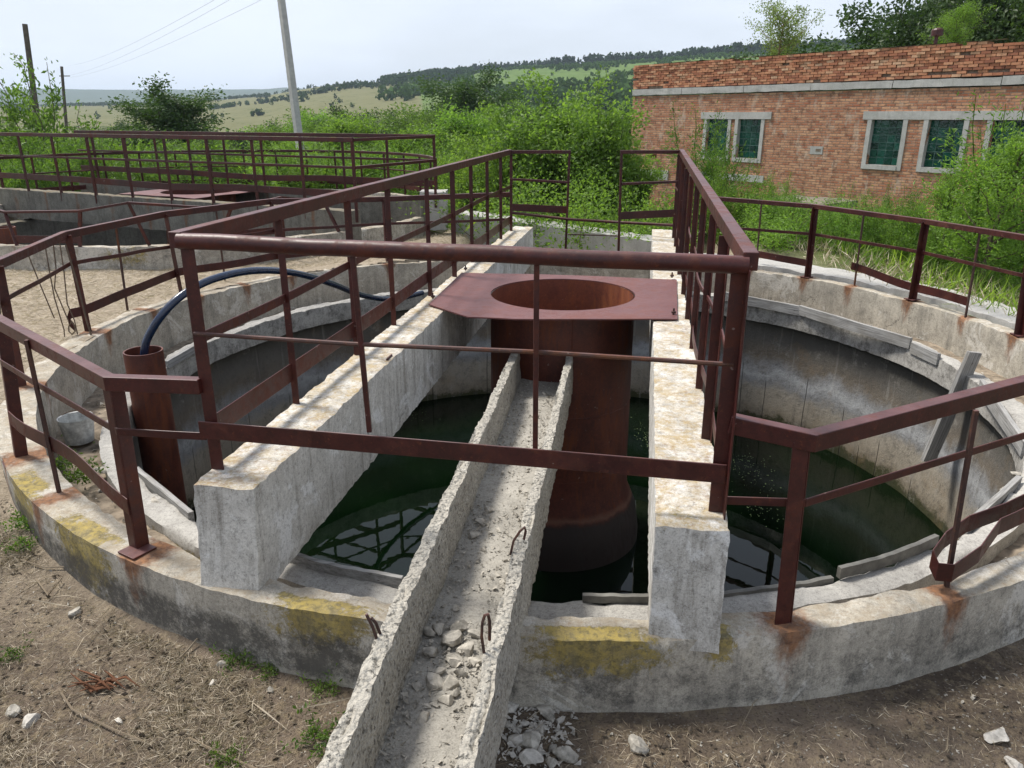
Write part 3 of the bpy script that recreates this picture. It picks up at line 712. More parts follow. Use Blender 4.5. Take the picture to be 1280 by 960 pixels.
# ------------------------------------------------------------------ railings
PL = onz(264, 586, -1.0); PR = onz(905, 640, -1.0)
AZF = math.atan2((PR - PL).x, (PR - PL).y)
def zat(p, z): return Vector((p.x, p.y, (z + 1.55) * S))
br = thing('bridge_railing', 'dark red steel railing boxing in the near bridge, with a thick pipe across its front', 'railing', PL)
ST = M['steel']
RL = 5.13 * S; ptsL = [0, .56, 1.18, 1.70, 2.38, 2.96, 3.5, 4.06, 4.62, 5.13]; ptsR = [0, .5, 1.0, 1.55, 2.1, 2.7, 3.3, 3.9, 4.5, 4.95]
BDL = Vector((math.sin(math.radians(9.9)), math.cos(math.radians(9.9)), 0))
def lerp(a, b, t): return a + (b - a) * t
def rail_z(side, t): return lerp(-.315, -.303, t / 5.13) if side == 'L' else lerp(-.325, -.284, t / 4.95)
def bar_part(p, q, w_, h_, name, parent, ext=0, mat=None):
    mb = MB(); mb.bar(p, q, w_, h_, ext=ext); return mb.build(name, mat or ST, parent)
for side, P0, ts, sg in (('L', PL, ptsL, 1), ('R', PR, ptsR, -1)):
    a = zat(P0, rail_z(side, 0)); b = zat(P0 + BDL * ts[-1] * S, rail_z(side, ts[-1]))
    bar_part(a, b, .062, .075, 'handrail', br, .03)
    for i, t in enumerate(ts):
        p = P0 + BDL * t * S; bend = BN * random.uniform(-.02, .02)
        mb = MB(); big = i in (0,)
        mb.angle(zat(p, -1.10) , zat(p, rail_z(side, t)) - Vector((0, 0, .03)), .07 if big else random.choice((.045, .055)), .007, BN * sg + BD * .0)
        mb.build('post', ST, br)
    def wavy(f0, f1, amp, n_=46, sd=0, t0=0, t1=None):
        t1 = t1 or ts[-1]; out_ = []
        for k in range(n_):
            t = t0 + (t1 - t0) * k / (n_ - 1); z = lerp(f0, f1, (t - t0) / (t1 - t0))
            p = zat(P0 + BDL * t * S - BN * sg * .0, z); w_ = noise.noise(Vector((t * 1.1, sd, 0)))
            out_.append(p + BN * (sg * .012 + amp * w_) + Vector((0, 0, amp * .9 * noise.noise(Vector((t * .9, sd, 9))))))
        return out_
    if side == 'L':
        mb = MB(); mb.strip(wavy(-.60, -.60, .012, sd=1), .055, .008); mb.build('mid_rail', ST, br)
        mb = MB(); mb.strip(wavy(-.875, -.90, .014, sd=2), .115, .007); mb.build('toe_board', ST, br)
    else:
        mb = MB(); mb.strip(wavy(-.66, -.58, .07, sd=3, t0=.05), .03, .012); mb.build('mid_rail', ST, br)
        mb = MB(); mb.strip(wavy(-.93, -.86, .06, sd=4, t0=.02), .07, .007); mb.build('toe_board', ST, br)
A = zat(PL, -.318) + Vector((.01, -.02, 0)); B = zat(PR, -.335) + Vector((-.01, -.02, 0))
mb = MB(); mb.tube([lerp(A, B, k / 12) + Vector((0, 0, .006 * noise.noise(Vector((k * .5, 0, 0))))) for k in range(13)], .0375, 16); mb.build('top_pipe', ST, br, smooth=40)
mb = MB(); mb.tube([onplane(243, 417, PL, AZF), onplane(440, 430, PL, AZF), onplane(672, 440, PL, AZF), onplane(917, 456, PL, AZF)], .011, 8); mb.build('mid_rod', M['rustbar'], br, smooth=40)
mb = MB(); q = [onplane(*p, PL, AZF) for p in ((252, 534), (460, 549), (672, 567), (906, 589))]; mb.strip([lerp(q[0], q[3], k / 10) + Vector((0, -.03, 0)) for k in range(11)], .092, .01); mb.build('toe_board', ST, br)
for a_, b_ in (((440, 312), (462, 540)), ((671, 318), (669, 566))):
    mb = MB(); mb.bar(onplane(*a_, PL, AZF), onplane(*b_, PL, AZF), .024, .024); mb.build('post', ST, br)
# frames at the far end
eL = PL + BDL * ptsL[-1] * S; eR = PR + BDL * ptsR[-1] * S
def far_frame(A_, inner_top, inner_bot, zt):
    dA = A_.y / S
    it = ony(*inner_top, dA); ib = ony(*inner_bot, dA)
    at = zat(A_, zt)
    bar_part(at, it, .05, .05, 'handrail', br, .02); bar_part(it, ib, .035, .035, 'post', br)
    f_ = .36; bar_part(lerp(zat(A_, zt), zat(A_, -1.1), f_ * .82), lerp(it, ib, f_ * .84), .035, .035, 'mid_rail', br)
    mb = MB(); mb.strip([zat(A_, -.785), Vector((it.x, it.y, zat(A_, -.81).z))], .11, .007); mb.build('toe_board', ST, br)
far_frame(eL, (712, 190), (707, 312), -.303); far_frame(eR, (777, 190), (773, 318), -.284)
mb = MB(); mb.tube([ony(640, 266, eL.y / S), ony(710, 274, 7.1), ony(775, 278, 6.95), ony(848, 282, eR.y / S)], .022, 8); mb.build('bottom_pipe', ST, br, smooth=40)
mb = MB(); mb.tube([ony(710, 293, 7.1), ony(775, 295, 6.95)], .01, 6); mb.build('tie_rod', M['rustbar'], br)

def ring_post(thing_, b, t, size, thin=False, plate=True, zw=WZ):
    q = onz(*b, zw); r = ray(*t); d = math.hypot(q.x, q.y) / S; r = r * (d / math.hypot(r.x, r.y)); top = W(r.x, r.y, r.z)
    mb = MB(); fdir = Vector((C1[0] * S - q.x, C1[1] * S - q.y, 0)).normalized()
    if thin: mb.bar(q + Vector((0, 0, -.03)), top, .02, .02)
    else: mb.angle(q + Vector((0, 0, -.03)), top, size, .008, fdir)
    o_ = mb.build('post', M['rustbar'] if thin else ST, thing_)
    if plate and not thin:
        mb = MB(); mb.bar(q + Vector((0, 0, .012)) - fdir * .07, q + Vector((0, 0, .012)) + fdir * .07, .14, .012); mb.build('base_plate', ST, o_)
    return q, top
def fpt(qt, f): return lerp(qt[0], qt[1], f)
rl = thing('ring_railing', 'dark red ring railing on the left of the near tank wall', 'railing', onz(172, 690, WZ))
QL = [ring_post(rl, b, t, .075 if i < 4 else .065, zw=(-1.312, -1.295)[i] if i < 2 else WZ) for i, (b, t) in enumerate(POSTL)]
st0 = (zat(PL, -.95), zat(PL, -.735))
endL = (ony(639, 330, 7.3), ony(638, 243, 7.3))
tops = [st0[1]] + [q[1] for q in QL] + [endL[1]]
for a, b in zip(tops[:-1], tops[1:]): bar_part(a, b, .06, .075, 'handrail', rl, .012)
# a mid rail and a toe bar, bent where it has been hit
mids = [zat(PL, -.895)] + [fpt(q, .72 if i < 4 else .62) for i, q in enumerate(QL)] + [lerp(*endL, .65)]
for a, b in zip(mids[:-1], mids[1:]):
    mb = MB(); mb.strip([lerp(a, b, k / 6) + Vector((0, 0, .012 * noise.noise(lerp(a, b, k / 6) * 2))) for k in range(7)], .042, .008); mb.build('mid_rail', ST, rl)
def toe(thing_, pts, h=.1):
    mb = MB(); mb.strip(pts, h, .007); mb.build('toe_board', ST, thing_)
def seg(a, b, n_=10, sd=0, amp=.03, sag=0.):
    return [lerp(a, b, k / n_) + noise.noise_vector(lerp(a, b, k / n_) * 1.4 + Vector((sd, 0, 0))) * amp + Vector((0, 0, -sag * math.sin(math.pi * k / n_))) for k in range(n_ + 1)]
toe(rl, seg(fpt(QL[0], .28), fpt(QL[1], .36), sd=1, sag=-.02))
t4 = fpt(QL[3], .25); t5 = fpt(QL[4], .30)
inw = (Vector((C1[0] * S, C1[1] * S, 0)) - Vector((t4.x, t4.y, 0))).normalized()
toe(rl, [t4 + Vector((-.06, -.05, -.16)), t4 + Vector((-.1, -.08, -.08)), t4 + Vector((-.08, -.05, -.01))] + seg(t4, t5, sd=2, amp=.02))
toe(rl, seg(fpt(QL[4], .3), fpt(QL[5], .28), sd=5, amp=.02)); toe(rl, seg(fpt(QL[5], .28), fpt(QL[6], .3), sd=6, amp=.02))
for i, (b, t) in enumerate(THIN[:3]): ring_post(rl, b, t, .02, thin=True, zw=-1.305 if i == 0 else WZ)
rr = thing('ring_railing', 'ring railing on the right of the near tank with a curled toe board', 'railing', onz(990, 780, WZ))
Q1 = ring_post(rr, *NEARR[0], .085, plate=False, zw=-1.312)
offs = []
for (x, y) in ((2.32, 2.55), (2.98, 3.62)):
    b = W(x, y, WZ); t = b + Vector((0, 0, .55 * S)); mb = MB(); mb.angle(b, t, .08, .008, Vector((-1, .5, 0))); mb.build('post', ST, rr); offs.append((b, t))
QR = [ring_post(rr, b, t, .07) for b, t in POSTR]
endR = (ony(893, 335, 7.0), ony(893, 248, 7.0))
tops = [zat(PR, -.745), Q1[1], offs[0][1], offs[1][1]] + [q[1] for q in QR] + [endR[1]]
for i, (a, b) in enumerate(zip(tops[:-1], tops[1:])): bar_part(a, b, .065, .08 if i < 3 else .06, 'handrail', rr, .014)
mids = [zat(PR, -.965), fpt(Q1, .68), fpt(offs[0], .68), fpt(offs[1], .66)] + [fpt(q, .62) for q in QR] + [lerp(*endR, .6)]
for a, b in zip(mids[:-1], mids[1:]):
    mb = MB(); mb.strip([lerp(a, b, k / 6) for k in range(7)], .042, .008); mb.build('mid_rail', ST, rr)
T = [ring_post(rr, b, t, .02, thin=True, zw=-1.31 if i == 0 else WZ) for i, (b, t) in enumerate(THIN[3:])]
# curled toe board in front right
b2 = fpt(T[0], .2); far_ = fpt(offs[0], .24); dr_ = (far_ - b2)
inw = Vector((C1[0] * S - b2.x, C1[1] * S - b2.y, 0)).normalized()
curl = seg(far_, b2 + dr_ * .22 + inw * .02, 12, sd=3, amp=.03) + [b2 + dr_ * .1 - inw * .03 + Vector((0, 0, -.05)), b2 - dr_ * .015 - inw * .04 + Vector((0, 0, -.07)), b2 - dr_ * .05 - inw * .0 + Vector((0, 0, -.06)), b2 - dr_ * .045 + inw * .05 + Vector((0, 0, -.02)), b2 + dr_ * .03 + inw * .09 + Vector((0, 0, .01)), b2 + dr_ * .14 + inw * .11 + Vector((0, 0, .02)), b2 + dr_ * .3 + inw * .10, b2 + dr_ * .9 + inw * .1]
toe(rr, curl, .1)
g1 = fpt(QR[2], .2); toe(rr, seg(fpt(T[3], .2), g1, sd=1, amp=.02) + [g1 + Vector((-.02, -.02, -.05))], .1)
a_ = fpt(T[2], .25); toe(rr, [a_ + Vector((-.08, 0, .03))] + seg(a_, fpt(QR[1], .17), sd=2, amp=.02) + seg(fpt(QR[1], .17), fpt(T[1], .18), sd=2, amp=.02), .1)

# ------------------------------------------------------------------ small things on tank 1
SP = W(-2.0, 3.99, -1.2)
sp = MB(); rp_ = .1 * S
sp.lathe(SP, [(rp_ - .012, -1.2 * S), (rp_ - .012, 0), (rp_, 0), (rp_, -1.4 * S)], 32)
o = sp.build('standpipe', M['pipe'], smooth=40); tag(top_origin(o, SP + Vector((0, 0, -1.4 * S))), 'rusty upright steel pipe inside the near tank with a dark hose in its mouth', 'pipe')
hp = [(180, 446, 3.98), (184, 424, 3.98), (203, 393, 4.0), (232, 366, 4.1), (272, 347, 4.3), (322, 338, 4.6), (372, 342, 5.0), (418, 356, 5.5), (452, 369, 6.0), (490, 374, 6.35), (528, 366, 6.7)]
cp = [ony(*p) for p in hp]; fine = []
for i in range(len(cp) - 1):
    p0 = cp[max(0, i - 1)]; p1 = cp[i]; p2 = cp[i + 1]; p3 = cp[min(len(cp) - 1, i + 2)]
    for k in range(6):
        t = k / 6; fine.append(.5 * ((2 * p1) + (p2 - p0) * t + (2 * p0 - 5 * p1 + 4 * p2 - p3) * t * t + (3 * p1 - p0 - 3 * p2 + p3) * t**3))
fine.append(cp[-1]); mb = MB(); mb.tube(fine, .037, 12); o = mb.build('hose', M['hose'], smooth=50)
tag(top_origin(o, cp[0]), 'thick blue-black hose arching from the rusty standpipe to the tank rim', 'hose')
bk = W(-2.17, 3.55, -1.54)
bt = thing('bucket', 'dented zinc bucket standing in the gutter channel inside the left tank wall', 'bucket', bk)
mb = MB(); mb.lathe(bk, [(.001, .012), (.105, .012), (.132, .215), (.14, .22), (.138, .205), (.11, .0), (.001, 0)], 28); mb.build('body', M['zinc'], bt, smooth=40)
mb = MB(); mb.tube([bk + Vector((.135 * math.cos(a), .09 * math.sin(a) + .03, .215 + .02 * math.sin(a))) for a in [math.pi * k / 10 for k in range(11)]], .004, 6); mb.build('handle', M['cable'], bt)
# loose plank leaning over the rim
pT = oncyl(1218, 440, C1, 2.50); pBm = oncyl(1160, 576, C1, 2.36)
o = board(pBm, pT, .17, .045, M['wood'], 'loose_plank', None, roll=math.radians(25)); tag(o, 'grey weathered plank leaning over the right rim of the near tank', 'plank')
# cable hung over the left rail
p4 = QL[3][1]; dd = p4.y / S; cb = thing('hanging_cable', 'rusty wire rope looped over the left ring railing', 'cable', p4)
for pts, r_ in (([(52, 309), (60, 301), (70, 297), (78, 299)], .008), ([(56, 305), (62, 340), (68, 372), (80, 412), (81, 424)], .006), ([(66, 300), (70, 335), (68, 360), (86, 402)], .006), ([(74, 299), (80, 340), (84, 380), (93, 400), (97, 418)], .006),
                ([(82, 306), (96, 352), (108, 400), (118, 432), (125, 447)], .009), ([(35, 318), (52, 360), (68, 398)], .006), ([(90, 401), (86, 408), (86, 414), (90, 418), (94, 414), (93, 407), (88, 400)], .007)):
    mb = MB(); mb.tube([ony(x, y, dd - .04 - .0003 * (y - 300)) for x, y in pts], r_, 6); mb.build('strand', M['cable'], cb)

# ------------------------------------------------------------------ tank 2 with its own bridge
t2 = thing('settling_tank', 'second round concrete settling tank with a bridge, farther off on the left', 'tank', W(C2[0], C2[1], -1.55))
def stain2(a, fr, dz, p):
    rust = 0; moss = 0
    if fr > .6: moss = math.exp(-(adiff(a, -1.42) / .09)**4) * math.exp(-((dz + .08) / .12)**2)
    for q in (-1.05, -1.3, -1.75, -2.1):
        rust = max(rust, math.exp(-(adiff(a, q) / .02)**2) * math.exp(dz / .12) * .8)
    return {'rust': rust, 'moss': moss * .7, 'grime': .42 if fr > .9 else .45}
mb = MB(); ring(mb, C2, RI, RO, -1.9, lambda a: WZ2, 300, 8, 4, .014, .04, stain=stain2, seed=3); mb.build('outer_wall', M['wall'], t2, smooth=45)
mb = MB(); ring(mb, C2, 2.40, 2.55, -2.8, lambda a: -1.25, 220, 8, 3, .014, .04, seed=5); mb.build('inner_wall', M['old'], t2, smooth=45)
mb = MB(); mb.lathe(W(C2[0], C2[1], -1.33), [(2.54 * S, 0), (2.82 * S, 0)], 120); mb.build('launder_floor', M['debris'], t2)
mb = MB(); mb.lathe(W(C2[0], C2[1], -2.3), [(.001, 0), (2.42 * S, 0)], 80); tag(mb.build('water', M['water']), kind='structure')
D2 = Vector((.894, -.448, 0)); N2 = Vector((-.448, -.894, 0)); BZ2 = -.877; c2 = Vector((C2[0], C2[1], 0))
for off in (.66, -.62):
    o_ = c2 + N2 * off - D2 * 2.95; mb = MB(); mb.lattice(W(o_.x, o_.y, BZ2 - .345) - N2 * .09 * S, D2 * 5.8 * S, N2 * .18 * S, Vector((0, 0, .345 * S)), 90, 4, 8, rough(.012, .035, 3, off))
    start = 0
    for v in mb.v:
        al = (Vector(v) / S - c2).dot(D2); rs_ = max(math.exp(-((al - q) / .06)**2) for q in (-2.4, -1.8, -1.2, -.6, 0, .6, 1.2, 1.8, 2.4)) * .8
        mb.attr.setdefault('rust', []).append(rs_); mb.attr.setdefault('grime', []).append(.3)
    mb.build('beam', M['old'], t2, smooth=45)
blk = MB(); pbk = onz(543, 266, -1.05); blk.lattice(pbk - Vector((.25, .2, .3)), (.5, 0, 0), (0, .5, 0), (0, 0, .72), 6, 6, 8, rough(.01, .03, 4, 9)); o = blk.build('concrete_block', M['pale'], smooth=45)
tag(top_origin(o, pbk), 'square pale concrete block beside the far end of the second bridge', 'block')
f2c = W(C2[0], C2[1], BZ2 + .01); f2 = thing('feed_well', 'red steel feed well in the middle of the second tank under its bridge', 'feed well', f2c)
cor = [f2c + (D2 * i * .62 + N2 * j * .62) * S for i, j in ((-1, -1), (1, -1), (1, 1), (-1, 1))]
flange(f2, f2c, M['plate'], D2, N2, cor, R0)
mb = MB(); mb.lathe(f2c, [(R0 - .01, -1.4 * S), (R0 - .01, 0), (R0, 0), (R0, -1.5 * S)], 40); mb.build('cylinder', M['pipe'], f2, smooth=40)
b2r = thing('bridge_railing', 'dark steel railing with two long handrails on the bridge of the second tank', 'railing', W(C2[0], C2[1], BZ2))
HR = .665
for off in (.74, -.70):
    def bp(al, z, off=off): q = c2 + N2 * off + D2 * al; return W(q.x, q.y, z)
    bar_part(bp(-3.1, BZ2 + HR), bp(2.95, BZ2 + HR), .06, .07, 'handrail', b2r); bar_part(bp(-3.1, BZ2 + HR * .62), bp(2.95, BZ2 + HR * .62), .035, .04, 'mid_rail', b2r)
    toe(b2r, [bp(-3.1, BZ2 + .17), bp(-1, BZ2 + .165), bp(.4, BZ2 + .14), bp(1.4, BZ2 + .17), bp(2.95, BZ2 + .16)], .12)
    for k in range(10):
        al = -2.75 + k * .632; mb = MB(); mb.bar(bp(al, BZ2 - .1), bp(al, BZ2 + HR), .05, .05 if k % 3 == 0 else .03); mb.build('post', ST, b2r)
for z_ in (BZ2 + HR, BZ2 + HR * .62):
    a = c2 + N2 * .74 + D2 * 2.95; b = c2 - N2 * .70 + D2 * 2.95; bar_part(W(a.x, a.y, z_), W(b.x, b.y, z_), .04, .05, 'mid_rail', b2r)
def ring2(label, a0, a1, n_, broken=False):
    t = thing('ring_railing', label, 'railing', W(C2[0] + 2.88 * math.cos(a0), C2[1] + 2.88 * math.sin(a0), WZ2)); prev = None
    for k in range(n_ + 1):
        a = a0 + (a1 - a0) * k / n_; q = W(C2[0] + 2.88 * math.cos(a), C2[1] + 2.88 * math.sin(a), WZ2); h = .56 * S * (random.uniform(.5, .75) if broken else 1)
        lean = Vector((random.uniform(-.25, .25), random.uniform(-.15, .15), 0)) if broken else Vector()
        tp = q + Vector((0, 0, h)) + lean; mb = MB(); mb.bar(q, tp, .045, .045 if k % 2 == 0 else .025); mb.build('post', ST, t)
        if prev:
            bar_part(prev[1], tp, .05, .06 if not broken else .035, 'handrail', t)
            if not broken: bar_part(lerp(*prev, .6), lerp(q, tp, .6), .025, .03, 'mid_rail', t)
            if not broken or k % 3 == 0: toe(t, [lerp(*prev, .2), lerp(q, tp, .2)], .11)
        prev = (q, tp)
ring2('dark ring railing along the far side of the second tank', .15, 2.9, 16)
ring2('bent and broken ring railing on the near side of the second tank', -2.75, -.75, 10, True)
q = W(-4.75, 7.25, -.98); mb = MB(); mb.lathe(q, [(.15, -1.2), (.15, 0), (.17, 0), (.17, -1.2)], 24); o = mb.build('standpipe', M['pipe'], smooth=40)
tag(top_origin(o, q + Vector((0, 0, -1.2))), 'dark red upright pipe inside the near wall of the second tank', 'pipe')

# ------------------------------------------------------------------ brick pump house
dC = 30.0; dR = 19.4
pc = Vector(((790 - 640) / F * dC, 1.059 * dC, 0)); pr = Vector(((1280 - 640) / F * dR, 1.059 * dR, 0))
ex = (pr - pc).normalized(); bz0 = EZ - 3.9
bld = thing('brick_building', 'long flat-roofed red brick building with glass block windows and a concrete band', 'building', (pc.x, pc.y, bz0), rotz=math.atan2(ex.y, ex.x))
def brickm(name, c1, c2, mort, rough_=.9):
    t = NT(name); v = t.obj(); sx = t.sepz(v, 'X'); sz = t.sepz(v, 'Z'); cb_ = t.n('ShaderNodeCombineXYZ'); t.link(t.math('ADD', sx, t.sepz(v, 'Y')), cb_.inputs[0]); t.link(sz, cb_.inputs[1])
    b = t.n('ShaderNodeTexBrick'); t.link(cb_.outputs[0], b.inputs['Vector']); b.inputs['Scale'].default_value = 1; b.inputs['Brick Width'].default_value = .26; b.inputs['Row Height'].default_value = .077; b.inputs['Mortar Size'].default_value = .013; b.inputs['Mortar Smooth'].default_value = .3
    b.inputs['Color1'].default_value = (*c1, 1); b.inputs['Color2'].default_value = (*c2, 1); b.inputs['Mortar'].default_value = (*mort, 1); b.inputs['Bias'].default_value = -.1
    c = t.mix(t.ramp(t.noise(1.1, 5, .7, vec=v), [(.4, 0), (.75, .45)]), b.outputs['Color'], (.42, .28, .19))
    c = t.mix(t.ramp(t.noise(5, 6, .75, vec=v), [(.5, 0), (.62, .75)]), c, (.13, .07, .05))
    c = t.mix(t.ramp(t.noise(2.2, 4, .7, vec=t.mapping(v, (1, 1, .5), (4, 0, 2))), [(.55, 0), (.66, .6)]), c, (.50, .42, .34))
    t.bsdf(c, rough_, .2, nrm=t.bump(t.math('ADD', t.math('MULTIPLY', b.outputs['Fac'], -1), t.noise(30, 3, vec=v)), .6, .02)); return t.m
M['brick'] = brickm('wall_brick', (.36, .13, .07), (.60, .34, .20), (.24, .175, .135))
def brick_single():
    t = NT('parapet_brick'); r = t.attr('rnd'); c = t.ramp(r, [(0, (.27, .11, .07)), (.3, (.43, .18, .10)), (.65, (.54, .27, .155)), (.9, (.6, .40, .26)), (1, (.52, .46, .38))])
    c = t.mix(t.ramp(t.noise(9, 5, .7), [(.5, 0), (.7, .6)]), c, (.12, .07, .055)); t.bsdf(c, .92, .2, nrm=t.bump(t.noise(40, 3), .4, .01)); return t.m
M['brick1'] = brick_single()
M['mortar'] = plain('old_mortar', (.2, .155, .12), .95, .1, .3, 10)
ZE = 3.9                                             # eye level in the building's own height
LEN = 24.0
wins = []
def s_of(px): d = 25802 / (px + 50.); X = (px - 640) / F * d; return (X - pc.x) / ex.x
for px in (879, 918): wins.append((s_of(px), s_of(px) + .93))
s0 = s_of(1086)
for k in range(6): wins.append((s0 + k * 1.66, s0 + k * 1.66 + .95))
wz0, wz1 = ZE - 1.36, ZE - .1
# wall sheet with real openings
mb = MB(); cuts = sorted({0., LEN} | {v for w_ in wins for v in w_}); ZB = [0, wz0, wz1, ZE + .72]
for i in range(len(cuts) - 1):
    for j in range(3):
        mid_ = (cuts[i] + cuts[i + 1]) / 2
        if j == 1 and any(a < mid_ < b for a, b in wins): continue
        mb.add([(cuts[i], 0, ZB[j]), (cuts[i + 1], 0, ZB[j]), (cuts[i + 1], 0, ZB[j + 1]), (cuts[i], 0, ZB[j + 1])], [(0, 1, 2, 3)])
TH = .38
for a, b in wins:
    for q in ([(a, 0, wz0), (a, TH, wz0), (a, TH, wz1), (a, 0, wz1)], [(b, 0, wz1), (b, TH, wz1), (b, TH, wz0), (b, 0, wz0)], [(a, 0, wz1), (a, TH, wz1), (b, TH, wz1), (b, 0, wz1)], [(a, 0, wz0), (b, 0, wz0), (b, TH, wz0), (a, TH, wz0)]): mb.add(q, [(0, 1, 2, 3)])
top = ZE + .72
mb.add([(0, 0, 0), (0, 9, 0), (0, 9, top), (0, 0, top)], [(3, 2, 1, 0)]); mb.add([(LEN, 0, 0), (LEN, 9, 0), (LEN, 9, top), (LEN, 0, top)], [(0, 1, 2, 3)]); mb.add([(0, 9, 0), (LEN, 9, 0), (LEN, 9, top), (0, 9, top)], [(3, 2, 1, 0)])
mb.build('wall', M['brick'], bld, local=True)
def lbox(mb_, x0, x1, y0, y1, z0, z1, nx_=1, amp=.01, seed=0):
    mb_.lattice((x0, y0, z0), (x1 - x0, 0, 0), (0, y1 - y0, 0), (0, 0, z1 - z0), max(1, nx_), 1, 2, (lambda p, e, u: p + noise.noise_vector(p * 3 + Vector((seed, 0, 0))) * amp) if amp else None)
x = 0
while x < LEN:
    l = random.uniform(2.4, 3.3); mb = MB(); lbox(mb, x, min(LEN, x + l - .02), -.05, .36, ZE + .75, ZE + .965 + random.uniform(-.025, .0), 14, .018, x); mb.build('concrete_band', M['pale'], bld, local=True); x += l
mb = MB(); lbox(mb, 0, LEN, .06, .34, ZE + .97, ZE + 1.66, 2, 0); lbox(mb, .06, .3, .3, 9, ZE + .97, ZE + 1.5, 2, 0); mb.build('parapet_core', M['mortar'], bld, local=True)
mb = MB(); rnd = []
rows = 11
for r_ in range(rows):
    xx = -.13 * (r_ % 2); zz = ZE + .985 + r_ * .0765
    while xx < LEN:
        L_ = .25; q = noise.noise(Vector((xx * .45, r_ * .5, 0)))
        gone = (r_ >= rows - 2 and noise.noise(Vector((xx * .5, 0, 7))) > (.22 if r_ == rows - 1 else .5)) or (r_ < 3 and q > .42 and random.random() < .5) or random.random() < .012
        if not gone:
            jx, jy, jz = random.uniform(-.006, .006), random.uniform(-.022, .012) - (.02 if r_ > 7 else 0), random.uniform(-.004, .004)
            x0, x1 = max(-.04, xx + jx), min(LEN, xx + L_ - .012 + jx)
            if x1 - x0 > .05:
                yb = .10 if r_ < 9 else .36
                mb.add([(x0, jy, zz + jz), (x1, jy, zz + jz), (x1, yb, zz + jz), (x0, yb, zz + jz), (x0, jy, zz + .066 + jz), (x1, jy, zz + .066 + jz), (x1, yb, zz + .066 + jz), (x0, yb, zz + .066 + jz)], [(0, 3, 2, 1), (4, 5, 6, 7), (0, 1, 5, 4), (1, 2, 6, 5), (2, 3, 7, 6), (3, 0, 4, 7)])
                rv = random.random() * .8 + .2 * q; rnd += [min(1, max(0, rv))] * 8
        xx += .26
mb.attr = {'rnd': rnd}; mb.build('parapet', M['brick1'], bld, local=True)
mb = MB(); lbox(mb, .3, LEN, .34, 9, ZE + 1.2, ZE + 1.35, 4, 0); mb.build('roof', M['old'], bld, local=True)
mb = MB()
for k in range(9):
    x0 = 1.5 + k * 1.35 + random.uniform(-.3, .3); mb.add([(x0, -.05, ZE + 1.835), (x0 + random.uniform(.7, 1.2), -.03, ZE + 1.84), (x0 + 1.0, .4, ZE + 1.86), (x0, .42, ZE + 1.85)], [(0, 1, 2, 3)])
mb.build('coping_sheet', M['pale'], bld, local=True)
# concrete lintels and surrounds
groups = [wins[:2], wins[2:]]
for gi, gw in enumerate(groups):
    mb = MB(); lbox(mb, gw[0][0] - .28, gw[-1][1] + (.38 if gi == 0 else .3), -.035, .2, wz1 + .003, wz1 + .23, 24, .008, gi); mb.build('lintel', M['pale'], bld, local=True)
gm = NT('glass_block'); r = gm.attr('rnd'); gm.bsdf(gm.mix(r, (.002, .022, .017), (.010, .085, .06)), .12, .6, nrm=gm.bump(gm.noise(14, 2, vec=gm.obj()), .3, .02)); M['glass'] = gm.m; M['grout'] = plain('block_grout', (.10, .17, .145), .9, .2, .2, 8)
for (a, b) in wins:
    fr = MB(); lbox(fr, a - .13, a, -.03, .24, wz0 - .13, wz1, 3, .008, a); lbox(fr, b, b + .13, -.03, .24, wz0 - .13, wz1, 3, .008, b); lbox(fr, a + .002, b - .002, -.045, .24, wz0 - .13, wz0, 3, .006, a)
    wf = fr.build('window', M['pale'], bld, local=True)
    pn = MB(); rnd = []; nc, nr = 4, 6; cw_, ch_ = (b - a) / nc, (wz1 - wz0) / nr
    for i in range(nc):
        for j in range(nr):
            x0, x1, z0, z1 = a + i * cw_ + .014, a + (i + 1) * cw_ - .014, wz0 + j * ch_ + .016, wz0 + (j + 1) * ch_ - .016; y_ = .12 + random.uniform(-.008, .008); tl = random.uniform(-.01, .01)
            pn.add([(x0, y_ + tl, z0), (x1, y_ - tl, z0), (x1, y_ - tl, z1), (x0, y_ + tl, z1), (x0, .2, z0), (x1, .2, z0), (x1, .2, z1), (x0, .2, z1)], [(0, 1, 2, 3), (0, 4, 5, 1), (1, 5, 6, 2), (2, 6, 7, 3), (3, 7, 4, 0)]); rnd += [random.random()] * 8
    pn.attr = {'rnd': rnd}; pn.build('pane', M['glass'], wf, local=True)
    gr_ = MB(); lbox(gr_, a, b, .135, .2, wz0, wz1, 1, 0); gr_.build('grout', M['grout'], wf, local=True)
mb = MB(); lbox(mb, s_of(857), s_of(957), -.04, .15, ZE - 2.12, ZE - 1.9, 20, .012, 4); lbox(mb, .1, s_of(835), -.04, .15, ZE - 2.3, ZE - 1.95, 14, .02, 5); mb.build('plinth_beam', M['pale'], bld, local=True)
sv = s_of(1020); mb = MB(); lbox(mb, sv - .22, sv + .22, -.012, .02, ZE - 1.13, ZE - .9, 3, .01, 6); mb.build('patch', M['pale'], bld, local=True)
mb = MB(); lbox(mb, sv - .02, sv + .16, -.016, .018, ZE - 1.05, ZE - .97, 1, 0); mb.build('vent_hole', M['mortar'], bld, local=True)
mb = MB(); mb.bar((.5, -.25, ZE - 1.5), (1.4, -.25, ZE - 1.5), .03, .03); mb.bar((.5, -.25, ZE - 1.5), (.5, 0, ZE - 1.65), .03, .03); mb.bar((1.25, -.2, ZE - 1.45), (1.5, -.2, ZE - 1.43), .25, .12); mb.build('bracket', M['steel'], bld, local=True)
